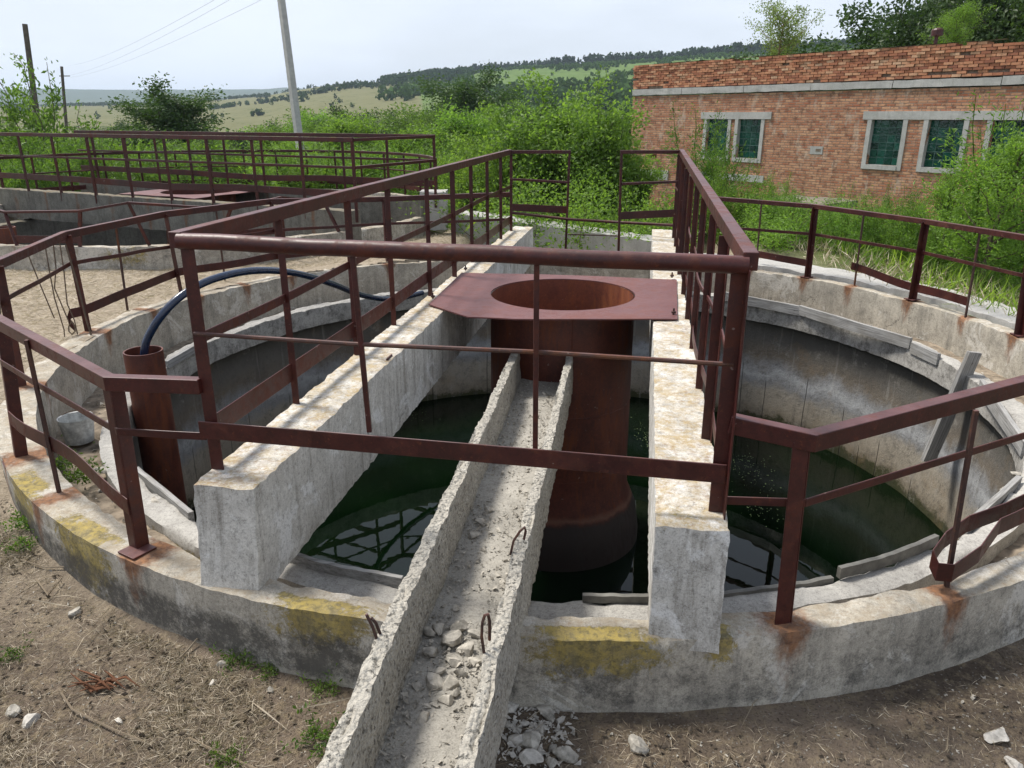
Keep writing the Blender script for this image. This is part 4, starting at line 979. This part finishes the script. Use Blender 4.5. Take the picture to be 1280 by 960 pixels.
# roof stack and annex
def bw(s_, y_, z_): o_ = Vector((pc.x, pc.y, bz0)); ey = Vector((-ex.y, ex.x, 0)); return o_ + ex * s_ + ey * y_ + Vector((0, 0, z_))
q = ony(1165, 80, 1.059 * 21.9 / S); q.z = bz0 + ZE + 1.35; rs = thing('roof_vent', 'small dark metal vent cowl on a stub pipe on the brick roof', 'vent', q)
mb = MB(); mb.tube([q, q + Vector((0, 0, .75))], .05, 10); mb.build('pipe', M['steel'], rs); mb = MB(); mb.lathe(q + Vector((0, 0, .72)), [(.05, 0), (.15, .02), (.15, .16), (.12, .2), (.001, .23)], 14); mb.build('cowl', M['steel'], rs)
qa = ony(990, 240, 18.5 / S); an = thing('brick_annex', 'low ruined brick shed with a concrete slab on top in front of the building', 'shed', (qa.x, qa.y, bz0), rotz=math.atan2(ex.y, ex.x))
mb = MB(); lbox(mb, -.7, .62, 0, 1.4, 0, ZE - 2.05, 1, 0); mb.build('wall', M['brick'], an, local=True)
mb = MB(); lbox(mb, -.85, .8, -.15, 1.5, ZE - 2.05, ZE - 1.9, 20, .03, 1); mb.build('roof', M['old'], an, local=True)

# ------------------------------------------------------------------ poles and lines
def pole(px0, py0, px1, d, rb, rt, label, mat, fit=None, square=False):
    base = ony(px1, 300, d / S); top_ = ony(px0, py0, d / S); bx = base.x
    r = ray(px1, 300); base = Vector((bx, d, ground_z(bx, d) - .3))
    mb = MB(); mb.tube([base, lerp(base, top_, .5), top_], [rb, (rb + rt) / 2, rt], 4 if square else 10); o_ = mb.build('utility_pole', mat, smooth=40)
    tag(top_origin(o_, base), label, 'pole'); return top_
d1 = 31.0
tp1 = ony(349, -20, d1 / S); b1 = ony(376, 190, d1 / S); ext_ = (b1 - tp1); b1 = b1 + ext_ * 1.1; ext2 = tp1 - ext_ * .15
mb = MB(); mb.tube([b1, ext2], [.2, .14], 4); o = mb.build('utility_pole', M['pole']); tag(top_origin(o, b1), 'tall pale grey concrete pole rising out of the frame behind the second tank', 'pole')
tpa = ony(31, 30, 34 / S); ba = ony(52, 190, 34 / S)
mb = MB(); mb.tube([ba + (ba - tpa) * .6, tpa], [.14, .10], 8); o = mb.build('utility_pole', M['timber']); tag(top_origin(o, ba + (ba - tpa) * .6), 'dark leaning timber pole standing behind the sparse bushy tree', 'pole')
tpb = ony(77, 83, 60 / S); bb = ony(84, 170, 60 / S); pb_ = thing('utility_pole', 'short far pole with a crossarm behind the sparse bushy tree', 'pole', bb + (bb - tpb) * .8)
mb = MB(); mb.tube([bb + (bb - tpb) * .8, tpb], [.13, .10], 8); mb.build('shaft', M['timber'], pb_)
ca = ony(76, 95, 60 / S); mb = MB(); mb.bar(ca + Vector((-.1, 0, 0)), ca + Vector((.65, 0, 0)), .06, .06); mb.build('crossarm', M['timber'], pb_)
for (x0, y0, x1, y1, nm) in ((278, 0, 115, 77, 'uppermost'), (303, -2, 112, 90, 'middle'), (345, -2, 118, 92, 'lowest')):
    A_ = ony(x0 + (x0 - x1) * .25, y0 - (y1 - y0) * .38, 24 / S); B_ = ony(x1 - 30, y1 + 5, 90 / S); pts = []
    for k in range(25): t = k / 24; p = lerp(A_, B_, t); p.z -= .9 * 4 * t * (1 - t) * .5; pts.append(p)
    mb = MB(); mb.tube(pts, .0055, 5); o = mb.build('power_line', M['wire']); tag(top_origin(o, A_), f'{nm} of the three thin wires crossing the sky on the left', 'wire')

# ------------------------------------------------------------------ vegetation
def leaf_mesh(pos, dirs, L, wd, rnd, rng):
    n_ = len(pos); dirs = dirs / (np.linalg.norm(dirs, axis=1, keepdims=True) + 1e-9)
    rv = rng.normal(size=(n_, 3)); side = np.cross(dirs, rv); side /= (np.linalg.norm(side, axis=1, keepdims=True) + 1e-9)
    L = L[:, None]; nrm = np.cross(side, dirs)
    v = np.stack([pos, pos + dirs * L * .5 + side * L * wd + nrm * L * .06, pos + dirs * L - nrm * L * .08, pos + dirs * L * .5 - side * L * wd + nrm * L * .06], axis=1).reshape(-1, 3)
    f = np.arange(n_ * 4).reshape(-1, 4)
    return v, f, np.repeat(rnd, 4)
def skeleton(rng, H, R, kind):
    """list of polylines (with radius) and twig sample points"""
    limbs = []; tw = []
    if kind == 'tree':
        tr = [np.array([0, 0, 0.])]; d = np.array([rng.normal() * .08, rng.normal() * .08, 1.])
        for k in range(7): tr.append(tr[-1] + d * H * .125 + rng.normal(size=3) * H * .012)
        limbs.append((tr, H * .022, H * .006)); nl = 20
        for i in range(nl):
            t = .22 + .75 * i / nl; j = min(6, int(t * 7)); p = tr[j] + (tr[min(7, j + 1)] - tr[j]) * (t * 7 - j)
            a = i * 2.4 + rng.normal() * .4; up = .25 + .75 * t; l = R * (1.05 - .75 * abs(t - .42)) * rng.uniform(.7, 1.15)
            br_ = [p]; dd_ = np.array([math.cos(a), math.sin(a), up])
            for k in range(4): br_.append(br_[-1] + dd_ / np.linalg.norm(dd_) * l / 4 + rng.normal(size=3) * l * .05); dd_[2] += .05
            limbs.append((br_, H * .008, H * .002))
            for k in range(5):
                b0 = br_[1 + k % 4]; tt = [b0]; e = rng.normal(size=3); e[2] = abs(e[2]) * .7; e = e / np.linalg.norm(e)
                for q_ in range(3): tt.append(tt[-1] + e * l * .16 + rng.normal(size=3) * l * .03)
                tw.append(tt)
            tw.append(br_[1:])
    elif kind == 'bush':
        for i in range(16):
            a = rng.uniform(0, 6.28); sp_ = rng.uniform(.1, 1.); tr = [np.array([math.cos(a), math.sin(a), 0]) * R * .15 * sp_]
            d = np.array([math.cos(a) * sp_ * R, math.sin(a) * sp_ * R, H * rng.uniform(.75, 1.1) * (1.1 - .45 * sp_)]); 
            for k in range(6): tr.append(tr[-1] + d / 6 * rng.uniform(.8, 1.2) + rng.normal(size=3) * R * .04)
            limbs.append((tr, H * .008, H * .002))
            for k in range(9):
                b0 = tr[1 + k % 6]; e = rng.normal(size=3); e[2] = abs(e[2]); e /= np.linalg.norm(e); tt = [b0]
                for q_ in range(4): tt.append(tt[-1] + e * R * .11 + rng.normal(size=3) * R * .03)
                tw.append(tt)
            tw.append(tr[2:])
    else:                    # 'shoots': upright whips with leaves all along
        for i in range(int(14 if kind == 'shoots' else 26)):
            a = rng.uniform(0, 6.28); sp_ = rng.random()**.7; tr = [np.array([math.cos(a), math.sin(a), 0]) * R * .25 * sp_]
            h = H * rng.uniform(.5, 1.05); d = np.array([math.cos(a) * sp_ * R * .75, math.sin(a) * sp_ * R * .75, h])
            for k in range(7): tr.append(tr[-1] + d / 7 + rng.normal(size=3) * R * .03)
            limbs.append((tr, H * .006, H * .0015)); tw.append(tr[1:])
            for k in range(5):
                b0 = tr[1 + k]; e = np.array([rng.normal(), rng.normal(), 1.1]); e /= np.linalg.norm(e); tt = [b0]
                for q_ in range(3): tt.append(tt[-1] + e * H * .06 + rng.normal(size=3) * H * .01)
                tw.append(tt)
    return limbs, tw
def plant_proto(name, kind, H, R, nleaf, L, wd, spread, mat, bark, seed, droop=0.):
    rng = np.random.default_rng(seed); limbs, tw = skeleton(rng, H, R, kind)
    tb = MB()
    for pl, r0, r1 in limbs: tb.tube([Vector(p) for p in pl], [r0 + (r1 - r0) * i / (len(pl) - 1) for i in range(len(pl))], 5, caps=False)
    ts = rng.integers(0, len(tw), nleaf); u = rng.random(nleaf); pos = np.zeros((nleaf, 3)); dr = np.zeros((nleaf, 3)); clr = rng.random(len(tw)); rn = np.zeros(nleaf)
    for i in range(nleaf):
        t = tw[ts[i]]; q_ = u[i] * (len(t) - 1); j = min(int(q_), len(t) - 2); pos[i] = t[j] + (t[j + 1] - t[j]) * (q_ - j); dr[i] = t[j + 1] - t[j]; rn[i] = clr[ts[i]]
    pos += rng.normal(size=(nleaf, 3)) * spread; dr = dr / (np.linalg.norm(dr, axis=1, keepdims=True) + 1e-9) + rng.normal(size=(nleaf, 3)) * .8; dr[:, 2] -= droop
    v, f_, rn2 = leaf_mesh(pos, dr, L * rng.uniform(.6, 1.3, nleaf), wd, np.clip(.55 * rn + .45 * rng.random(nleaf), 0, 1), rng)
    cb_ = MB(); cb_.v = v.tolist(); cb_.f = f_.tolist(); cb_.attr = {'rnd': rn2}
    root = bpy.data.objects.new(name, None); COL.objects.link(root)
    tb.build('trunk' if kind == 'tree' else 'stem', bark, root, local=True); c_ = cb_.build('crown' if kind == 'tree' else 'foliage', mat, root, local=True)
    root['_h'] = float(np.percentile(v[:, 2], 99.3)); return root
USED = set()
def put(proto, loc, h, rot, label, cat, group=None, sx=1.):
    o_ = proto if proto.name not in USED else copy_tree(proto); USED.add(proto.name); USED.add(o_.name)
    k = h / proto['_h']; o_.location = loc; o_.scale = (k * sx, k * sx, k); o_.rotation_euler = (0, 0, rot); tag(o_, label, cat, group); return o_
def gnd(x, y): return Vector((x, y, ground_z(x, y) - .05))
def put_px(proto, px, topy, d, label, cat, group=None, sx=1., basez=None):
    t = ony(px, topy, d / S); b = gnd(t.x, d)
    if basez is not None: b.z = basez
    return put(proto, b, max(.2, t.z - b.z), random.uniform(0, 6.28), label, cat, group, sx)
P = {}
P['shrub1'] = plant_proto('leafy_shrub', 'bush', 3.0, 1.35, 24000, .09, .3, .13, M['leaf_shrub'], M['bark'], 1)
P['shrub2'] = plant_proto('leafy_shrub', 'bush', 2.6, 1.3, 21000, .095, .3, .14, M['leaf_shrub'], M['bark'], 2)
P['weed'] = plant_proto('tall_weed', 'shoots', 1.6, .7, 6500, .05, .16, .04, M['leaf_bright'], M['greenweed'], 3)
P['feather'] = plant_proto('feathery_weed', 'shoots', 2.2, .85, 10000, .07, .12, .06, M['leaf_bright'], M['greenweed'], 4)
P['sapling'] = plant_proto('young_tree', 'tree', 3.2, 1.1, 9000, .075, .22, .10, M['leaf_bright'], M['bark'], 5)
P['mid1'] = plant_proto('bushy_tree', 'tree', 6, 2.6, 13000, .17, .28, .25, M['leaf_mid'], M['bark'], 6)
P['mid2'] = plant_proto('bushy_tree', 'tree', 6, 2.2, 13000, .16, .28, .24, M['leaf_bright'], M['bark'], 7)
P['dark1'] = plant_proto('dark_tree', 'tree', 8, 3.4, 24000, .21, .28, .34, M['leaf_dark'], M['bark'], 8, .3)
P['sparse'] = plant_proto('sparse_tree', 'shoots', 4.2, 3.2, 9000, .13, .2, .09, M['leaf_mid'], M['bark'], 9)
P['birch'] = plant_proto('roof_tree', 'tree', 2.6, 1.6, 6500, .085, .3, .11, M['leaf_birch'], M['barkpale'], 10)
P['big'] = plant_proto('large_tree', 'tree', 10, 5.2, 30000, .22, .28, .34, M['leaf_dark'], M['bark'], 12)
P['low'] = plant_proto('low_bush', 'bush', 1.2, 1.1, 8000, .05, .25, .09, M['leaf_bright'], M['bark'], 13)
# big shrubs behind the tank
G = 'leafy shrubs behind the near tank'
for pr_, px, ty, d, lab, sx in (('shrub1', 690, 108, 17.4, 'tallest bright green shrub filling the space behind the far railing gap', 1.15), ('shrub2', 752, 118, 16.8, 'broad green shrub touching the left end of the brick building', 1.05), ('shrub1', 630, 145, 17.8, 'bright shrub above the left corner of the bridge railing', 1.0),
                             ('shrub2', 585, 185, 19.0, 'green shrub between the second bridge and the near bridge railing', 1.0), ('low', 735, 222, 14.6, 'low bush pressed against the low wall between the railing posts', 1.1), ('low', 800, 225, 14.9, 'low bush under the right far frame of the bridge railing', 1.0),
                             ('shrub2', 795, 185, 17.6, 'dark green shrub hiding the lower corner of the brick building', .8), ('low', 668, 215, 15.2, 'low leafy bush just beyond the far left frame of the bridge railing', 1.1)):
    put_px(P[pr_], px, ty, d, lab, 'shrub', None, sx)
# weeds and saplings on the right
for pr_, px, ty, d, lab, cat, sx in (('feather', 888, 150, 16.2, 'feathery pale weed standing in front of the left pair of windows', 'weed', 1.0), ('feather', 915, 205, 15.0, 'feathery weed bending right beside the bridge handrail', 'weed', 1.1), ('feather', 950, 225, 14.6, 'bushy feathery weed left of the brick shed', 'weed', 1.2),
                                 ('feather', 975, 224, 16.0, 'dark shrub growing over the brick shed', 'shrub', .9), ('feather', 1040, 248, 14.2, 'light feathery weed right of the brick shed', 'weed', 1.1), ('weed', 1072, 262, 13.0, 'tall weed behind the second post of the far right railing', 'weed', 1.5), ('weed', 1105, 258, 13.2, 'tall weed midway along the far right railing', 'weed', 1.5),
                                 ('feather', 1140, 240, 13.0, 'leaning feathery weed behind the third railing post on the right', 'weed', 1.0), ('sapling', 1196, 212, 11.6, 'young bright tree in front of the middle right window', 'tree', .75), ('sapling', 1262, 165, 10.6, 'bright sapling at the right edge beyond the wall', 'tree', 1.0), ('feather', 1275, 150, 11.8, 'tall feathery plant covering the rightmost window', 'weed', 1.2),
                                 ('feather', 1180, 285, 11.4, 'low feathery weed beneath the young bright tree', 'weed', 1.2), ('low', 1235, 320, 10.6, 'low bush at the foot of the sapling by the right edge', 'bush', 1.0), ('low', 1010, 300, 13.6, 'low bush under the far right railing beside the shed', 'bush', 1.0), ('low', 1090, 310, 12.2, 'low bush directly behind the torn toe board on the far right', 'bush', 1.0)):
    put_px(P[pr_], px, ty, d, lab, cat, None, sx)
# trees on and behind the roof
q = ony(972, 80, 1.059 * 26.6 / S); q.z = bz0 + ZE + 1.35; tp = ony(975, 2, q.y / S); put(P['birch'], q, tp.z - q.z, 1.0, 'small sparse tree with a reddish stem growing on the flat brick roof', 'tree', sx=1.0)
q = ony(1182, 80, 1.059 * 22.4 / S); q.z = bz0 + ZE + 1.35; tp = ony(1175, 5, q.y / S); put(P['sapling'], q, tp.z - q.z, 2.2, 'light green sapling growing on the roof beside the vent', 'tree', sx=1.3)
for px, ty, d, lab in ((1195, -25, 34, 'large dark tree behind the roof, left one of the overhanging pair'), (1258, -60, 32, 'largest dark tree behind the right end of the brick roof')):
    put_px(P['big'], px, ty, d, lab, 'tree', None, 1.0)
for px, ty, d in ((1030, 62, 46), (1070, 56, 44), (1290, 40, 44), (1250, 45, 40), (945, 66, 60), (1330, 20, 38), (1105, 22, 40), (1150, 10, 42)):
    put_px(P['dark1'], px, ty, d, 'dark bushy tree showing above the brick roof line', 'tree', 'trees behind the brick roof', 1.2)
# left trees
put_px(P['sparse'], 62, 85, 26, 'sparse shrubby tree with upright shoots at the left edge', 'tree', None, 1.0)
put_px(P['sparse'], 15, 120, 28, 'thin shrubby tree cut by the left edge of the picture', 'tree', None, .9)
put_px(P['dark1'], 187, 108, 46, 'rounded dark willow-like tree standing alone before the tan fields', 'tree', None, 1.5)
put_px(P['dark1'], 600, 92, 75, 'tall dark tree rising above the thicket in the middle', 'tree', None, 1.3)
TX = [-60, 0, 100, 160, 250, 330, 400, 450, 520, 560, 620, 680, 760, 830]; TY = [150, 152, 158, 150, 160, 158, 132, 122, 132, 122, 118, 125, 128, 140]
for i in range(64):
    px = -40 + 860 * (i + random.random()) / 64; d = random.uniform(40, 130) if i % 2 else random.uniform(30, 60)
    ty = np.interp(px, TX, TY) + random.uniform(0, 26) + (8 if d < 60 else 0)
    put_px(P[random.choice(('mid1', 'mid2', 'mid2', 'mid1', 'dark1'))], px, ty, d, 'bushy green tree in the thicket beyond the second tank', 'tree', 'thicket trees', random.uniform(1.1, 1.7))
for i in range(60):
    px = -30 + 640 * (i + random.random()) / 60; d = random.uniform(20.5, 29)
    ty = 176 + random.uniform(0, 30)
    put_px(P[random.choice(('weed', 'feather', 'feather', 'weed'))], px, ty, d, 'bright green tall weed in the overgrown strip behind the second tank', 'weed', 'tall weeds behind the second tank', random.uniform(1.2, 2.2))

for i in range(34):
    px = 925 + 400 * (i + random.random()) / 34; d = random.uniform(13, 17) - max(0, px - 1000) * .007
    ty = random.uniform(238, 312)
    put_px(P[random.choice(('weed', 'feather', 'weed', 'low'))], px, ty, d, 'bright weed in the overgrown strip between the right wall and the brick building', 'weed', 'weeds before the brick building', random.uniform(1.1, 1.7))
# ------------------------------------------------------------------ ground litter: straw, pebbles, weeds, stones
def free(x, y, m=.0): return math.hypot(x / S - C1[0], y / S - C1[1]) > 2.97 + m and math.hypot(x / S - C2[0], y / S - C2[1]) > 2.97
def scatter_blades(name, n_, area, L, wdt, mat, flat, label, cat, dens=None, seed=5):
    rng = np.random.default_rng(seed); pos = []; 
    while len(pos) < n_:
        x = rng.uniform(area[0], area[1]); y = rng.uniform(area[2], area[3])
        if not free(x, y): continue
        if dens and rng.random() > dens(x, y): continue
        pos.append((x, y, ground_z(x, y) + .004 + abs(rng.normal()) * .008))
    pos = np.array(pos); a = rng.uniform(0, 6.28, n_); dr = np.stack([np.cos(a), np.sin(a), np.abs(rng.normal(size=n_)) * flat], 1)
    v, f_, rn = leaf_mesh(pos, dr, L * rng.uniform(.4, 1.5, n_), wdt, rng.random(n_), rng)
    mb_ = MB(); mb_.v = v.tolist(); mb_.f = f_.tolist(); mb_.attr = {'rnd': rn}; o_ = mb_.build(name, mat); tag(o_, label, cat, kind='stuff')
def dn(x, y): return .18 + .82 * ss(-.1, .35, noise.noise(Vector((x * 1.6, y * 1.6, 2))) + .5 * noise.noise(Vector((x * 5, y * 5, 1))))
scatter_blades('dry_grass', 95000, (-4.6, -.2, 1.2, 5.2), .055, .02, M['straw'], .25, 'dry straw littering the soil left of the gutter', 'dry grass', dn)
scatter_blades('dry_grass', 24000, (-.05, 4.8, 1.2, 4.2), .045, .02, M['straw'], .25, 'dry straw littering the soil right of the gutter', 'dry grass', lambda x, y: .6 * dn(x, y), seed=6)
scatter_blades('dry_grass', 30000, (-10, -.6, 5.0, 15), .10, .022, M['straw'], .35, 'trampled pale dry grass between the two tanks', 'dry grass', seed=7)
scatter_blades('dry_grass', 5000, (4.8, 9, 6, 14), .25, .02, M['straw'], 1.5, 'tufts of pale dry grass outside the right tank wall', 'dry grass', seed=8)
scatter_blades('green_grass', 26000, (-16, 8, 15, 34), .5, .03, M['greenweed'], 1.6, 'tall green grass beyond the second tank', 'grass', seed=9)
scatter_blades('green_grass', 22000, (5.4, 14, 7, 24), .35, .022, M['greenweed'], 1.6, 'green grass growing between the right wall and the brick building', 'grass', seed=10)
scatter_blades('dry_stalks', 420, (-4.6, 4.6, 1.2, 4.4), .30, .008, M['straw'], .12, 'long pale dry stalks lying on the soil', 'stalks', seed=12)
scatter_blades('leaf_litter', 9000, (-4.6, 4.6, 1.2, 4.6), .028, .3, M['bark'], .4, 'brown crumbled leaf litter on the soil', 'litter', dn, seed=13)
def stone_mesh(name, seed, r, mat, flat=.6):
    rng = np.random.default_rng(seed); mb_ = MB(); n1, n2 = 12, 18; v = []
    cut = rng.normal(size=(13, 3)); cut /= np.linalg.norm(cut, axis=1, keepdims=True); cd = rng.uniform(.38, .8, 13)
    for i in range(n1 + 1):
        for k in range(n2):
            ph = math.pi * i / n1; th = 2 * math.pi * k / n2; p = np.array([math.sin(ph) * math.cos(th), math.sin(ph) * math.sin(th), math.cos(ph)])
            for c_, d_ in zip(cut, cd):
                e = p @ c_
                if e > d_: p = p - c_ * (e - d_)
            p = p * (1 + .12 * noise.noise(Vector(p * 3) + Vector((seed, 0, 0)))); v.append(tuple(p * r * np.array([1, .75, flat])))
    mb_.v = v; mb_.f = [(i * n2 + k, (i + 1) * n2 + k, (i + 1) * n2 + (k + 1) % n2, i * n2 + (k + 1) % n2) for i in range(n1) for k in range(n2)]
    return mb_.build(name, mat, local=True, smooth=18)
def stone_at(o_, p, r, rot):
    o_.location = p; o_.scale = (r, r, r); o_.rotation_euler = (random.uniform(-.3, .3), random.uniform(-.3, .3), rot)
protos = [stone_mesh('rubble_stone', 100 + i, 1., M['stone'], random.uniform(.45, .8)) for i in range(6)]
wprotos = [stone_mesh('white_stone', 200 + i, 1., M['whitestone'], random.uniform(.45, .7)) for i in range(3)]
used = set()
def new_stone(pl):
    pr_ = random.choice(pl)
    if pr_.name in used: c_ = pr_.copy(); COL.objects.link(c_); return c_
    used.add(pr_.name); return pr_
for px, py, r, lab, wh in ((1246, 920, .075, 'large white stone on the soil near the right edge', 1), (798, 930, .062, 'squarish beige stone on the soil right of the gutter', 0), (38, 896, .05, 'pale stone on the soil in the bottom left corner', 1), (16, 888, .045, 'grey stone beside the pale one in the bottom left corner', 0),
                          (92, 772, .05, 'grey stone half hidden in straw below the left wall', 0), (148, 900, .035, 'small white stone beside the dry root', 1), (266, 853, .03, 'small white pebble below the left beam end', 1), (1270, 957, .06, 'white stone cut by the bottom right corner', 1), (278, 832, .045, 'dark stone tucked against the foot of the wall', 0), (338, 860, .03, 'small grey stone under the mossy wall', 0)):
    q = onz(px, py, -1.54); q.z = ground_z(q.x, q.y) + r * .2; o_ = new_stone(wprotos if wh else protos); stone_at(o_, q, r, random.uniform(0, 6)); tag(o_, lab, 'stone')
for px, py, r in ((682, 890, .05), (655, 905, .045), (700, 900, .04), (640, 885, .05), (665, 930, .055), (690, 935, .05), (648, 925, .045), (705, 945, .05), (660, 950, .06), (690, 955, .05), (632, 905, .04), (715, 893, .03), (675, 912, .035), (640, 945, .05), (672, 880, .03)):
    q = onz(px, py, -1.54); q.z = ground_z(q.x, q.y) + r * .35; o_ = new_stone(random.choice((protos, wprotos))); stone_at(o_, q, r * random.choice((.55, .8, 1., 1.35)), random.uniform(0, 6)); tag(o_, 'pale concrete rubble lump heaped against the right side of the gutter', 'rubble', 'rubble beside the gutter')
def gfloor(px, py):
    y = 1.6
    for _ in range(25): q = ray(px, py); t = (gz(y) - .185) / q.z; y = .5 * y + .5 * q.y * t
    r = ray(px, py) * ((gz(y) - .185) / ray(px, py).z); return W(r.x, r.y, r.z)
for px, py, r, in ((560, 805, .07), (548, 790, .05), (585, 815, .055), (540, 820, .045), (565, 830, .05), (592, 795, .045), (575, 790, .05), (545, 855, .055), (565, 858, .05), (552, 842, .04), (530, 902, .05), (575, 845, .035), (600, 655, .05), (612, 640, .04), (590, 672, .045), (570, 765, .035), (595, 830, .04), (535, 795, .04), (560, 880, .04), (522, 860, .035), (570, 870, .03), (605, 690, .03), (580, 745, .03)):
    q = gfloor(px, py); q.z += r * .35; o_ = new_stone(protos); stone_at(o_, q, r, random.uniform(0, 6)); tag(o_, 'broken concrete lump lying in the gutter', 'rubble', 'rubble in the gutter')
# fine gravel: gutter and soil
mb = MB()
def pebble(p, r):
    v = [p + Vector((random.uniform(-1, 1), random.uniform(-1, 1), random.uniform(-.4, .9))) * r for _ in range(5)]
    mb.add(v, [(0, 1, 2), (0, 2, 3), (0, 3, 1), (4, 2, 1), (4, 3, 2), (4, 1, 3)])
for _ in range(8000):
    y = random.uniform(.9, 4.05); a = gpt(gl0, gl1, y).x + .045; b = gpt(gr0, gr1, y).x - .04; u = random.random()
    if random.random() > .35 + .6 * abs(u - .5) * 2 + (.5 if 1.3 < y < 1.75 else 0): continue
    pebble(W(a + (b - a) * u, y, gz(y) - .18), random.uniform(.003, .009) if random.random() < .85 else random.uniform(.009, .02))
tag(mb.build('gutter_gravel', M['stone']), 'fine grey gravel and crumbs covering the gutter bottom', 'gravel', kind='stuff')
mb = MB()
for _ in range(5200):
    x = random.uniform(-4.5, 4.6); y = random.uniform(1.3, 4.5)
    if not free(x, y): continue
    pebble(Vector((x, y, ground_z(x, y))), random.uniform(.003, .012) * (1.8 if random.random() < .05 else 1))
tag(mb.build('soil_gravel', M['stone']), 'small pebbles scattered over the bare soil', 'gravel', kind='stuff')
mb = MB()
A0 = 0
for _ in range(420):
    q = onz(random.gauss(668, 24), random.gauss(915, 26), -1.54); pebble(Vector((q.x, q.y, ground_z(q.x, q.y) + .005)), random.choice((.006, .01, .014, .022)))
tag(mb.build('rubble_crumbs', M['whitestone']), 'pale crumbs of broken concrete beside the gutter', 'rubble', kind='stuff')
mb = MB()
for a in range(260):
    th = random.uniform(-math.pi, math.pi); r = random.uniform(2.6, 2.8); p = W(C1[0] + r * math.cos(th), C1[1] + r * math.sin(th), -1.55); pebble(p, random.uniform(.01, .04))
tag(mb.build('launder_rubble', M['stone']), 'crumbled concrete lying in the ring channel of the near tank', 'rubble', kind='stuff')
# broken slabs on the left rim, dry root, twigs
for px, py, r in ((150, 560, .13), (160, 600, .11), (190, 630, .12), (215, 650, .1), (130, 585, .08)):
    q = onz(px, py, -1.50); o_ = new_stone(protos); stone_at(o_, q + Vector((0, 0, -.01)), r, random.uniform(0, 6)); o_.scale.z = r * .4; tag(o_, 'broken slab of pale concrete on the left rim channel', 'rubble', 'broken slabs on the left rim')
for px, py, r in ((1262, 610, .09), (1255, 635, .07), (1270, 590, .08), (1240, 655, .06), (1278, 640, .07)):
    q = onz(px, py, -1.50); o_ = new_stone(protos); stone_at(o_, q + Vector((0, 0, -.01)), r, random.uniform(0, 6)); o_.scale.z = r * .5; tag(o_, 'broken concrete chunk on the right rim behind the curled toe board', 'rubble', 'broken chunks on the right rim')
q = onz(130, 858, -1.54); mb = MB()
for k in range(14):
    a = random.uniform(-.8, .6) + math.pi * (k % 2); l = random.uniform(.08, .22); p0 = Vector((q.x + random.uniform(-.05, .05), q.y + random.uniform(-.05, .05), ground_z(q.x, q.y) + .02))
    mb.tube([p0, p0 + Vector((math.cos(a) * l * .5, -math.sin(a) * l * .5, random.uniform(.01, .05))), p0 + Vector((math.cos(a) * l, -math.sin(a) * l, random.uniform(-.01, .03)))], [.008, .006, .002], 5)
o = mb.build('dry_root', M['root']); tag(top_origin(o, q), 'reddish dry root clump lying on the soil at lower left', 'root')
for i, (pts, lab) in enumerate(((((72, 858), (90, 885), (140, 910), (180, 925)), 'long pale dry stalk curving across the soil at lower left'), (((235, 920), (275, 940), (330, 965)), 'pale dry stalk near the bottom edge left of the gutter'), (((30, 715), (60, 722), (102, 722)), 'bleached stalk lying below the left wall'), (((215, 832), (235, 815), (248, 805)), 'short bleached stick below the left beam'), (((48, 735), (62, 752), (80, 735)), 'forked bleached stick below the left wall'))):
    mb = MB(); ps = []
    for (px, py) in pts: p = onz(px, py, -1.53); p.z = ground_z(p.x, p.y) + .015 + random.random() * .02; ps.append(p)
    mb.tube(ps, .005, 5); o = mb.build('dry_stalk', M['straw']); mb = None; tag(top_origin(o, ps[0]), lab, 'stalk')
# small green weeds at the foot of the wall
P['tuft'] = plant_proto('small_weed', 'shoots', .16, .2, 240, .03, .22, .015, M['leaf_mid'], M['leaf_mid'], 21)
for px, py, h, lab in ((25, 650, .16, 'small green weed at the foot of the wall by the left edge'), (30, 668, .12, 'green weed tuft just right of the left edge'), (95, 605, .2, 'green weed growing in the ring channel below the bucket'), (75, 590, .18, 'green tuft in the channel near the bucket'), (292, 825, .12, 'small green weed against the dark stone'), (340, 832, .1, 'green weed at the foot of the wall below the beam'), (415, 830, .14, 'green weed tuft just left of the gutter wall'), (400, 855, .1, 'low green weed left of the gutter'), (395, 915, .14, 'green weed beside the gutter near the bottom edge'), (285, 948, .1, 'small weed near the bottom edge'), (8, 778, .09, 'tiny weed at the left edge on the soil')):
    q = onz(px, py, -1.53)
    if px < 100 and py < 610: q = onz(px, py, -1.52)
    elif px < 40: q = onz(px, py, -1.42); q.z = ground_z(q.x, q.y)
    else: q.z = ground_z(q.x, q.y) - .01
    put(P['tuft'], q, h, random.uniform(0, 6), lab, 'weed', None, 1.2)

# ------------------------------------------------------------------ the air
hz = NT('haze_air'); vol = hz.n('ShaderNodeVolumePrincipled'); vol.inputs['Color'].default_value = (.72, .85, 1, 1); vol.inputs['Density'].default_value = .00015; vol.inputs['Anisotropy'].default_value = .2
hz.link(vol.outputs[0], hz.out.inputs['Volume'])
mb = MB(); mb.lattice((-9000, -300, -80), (18000, 0, 0), (0, 13500, 0), (0, 0, 280), 1, 1, 1); tag(mb.build('haze', hz.m), kind='stuff')
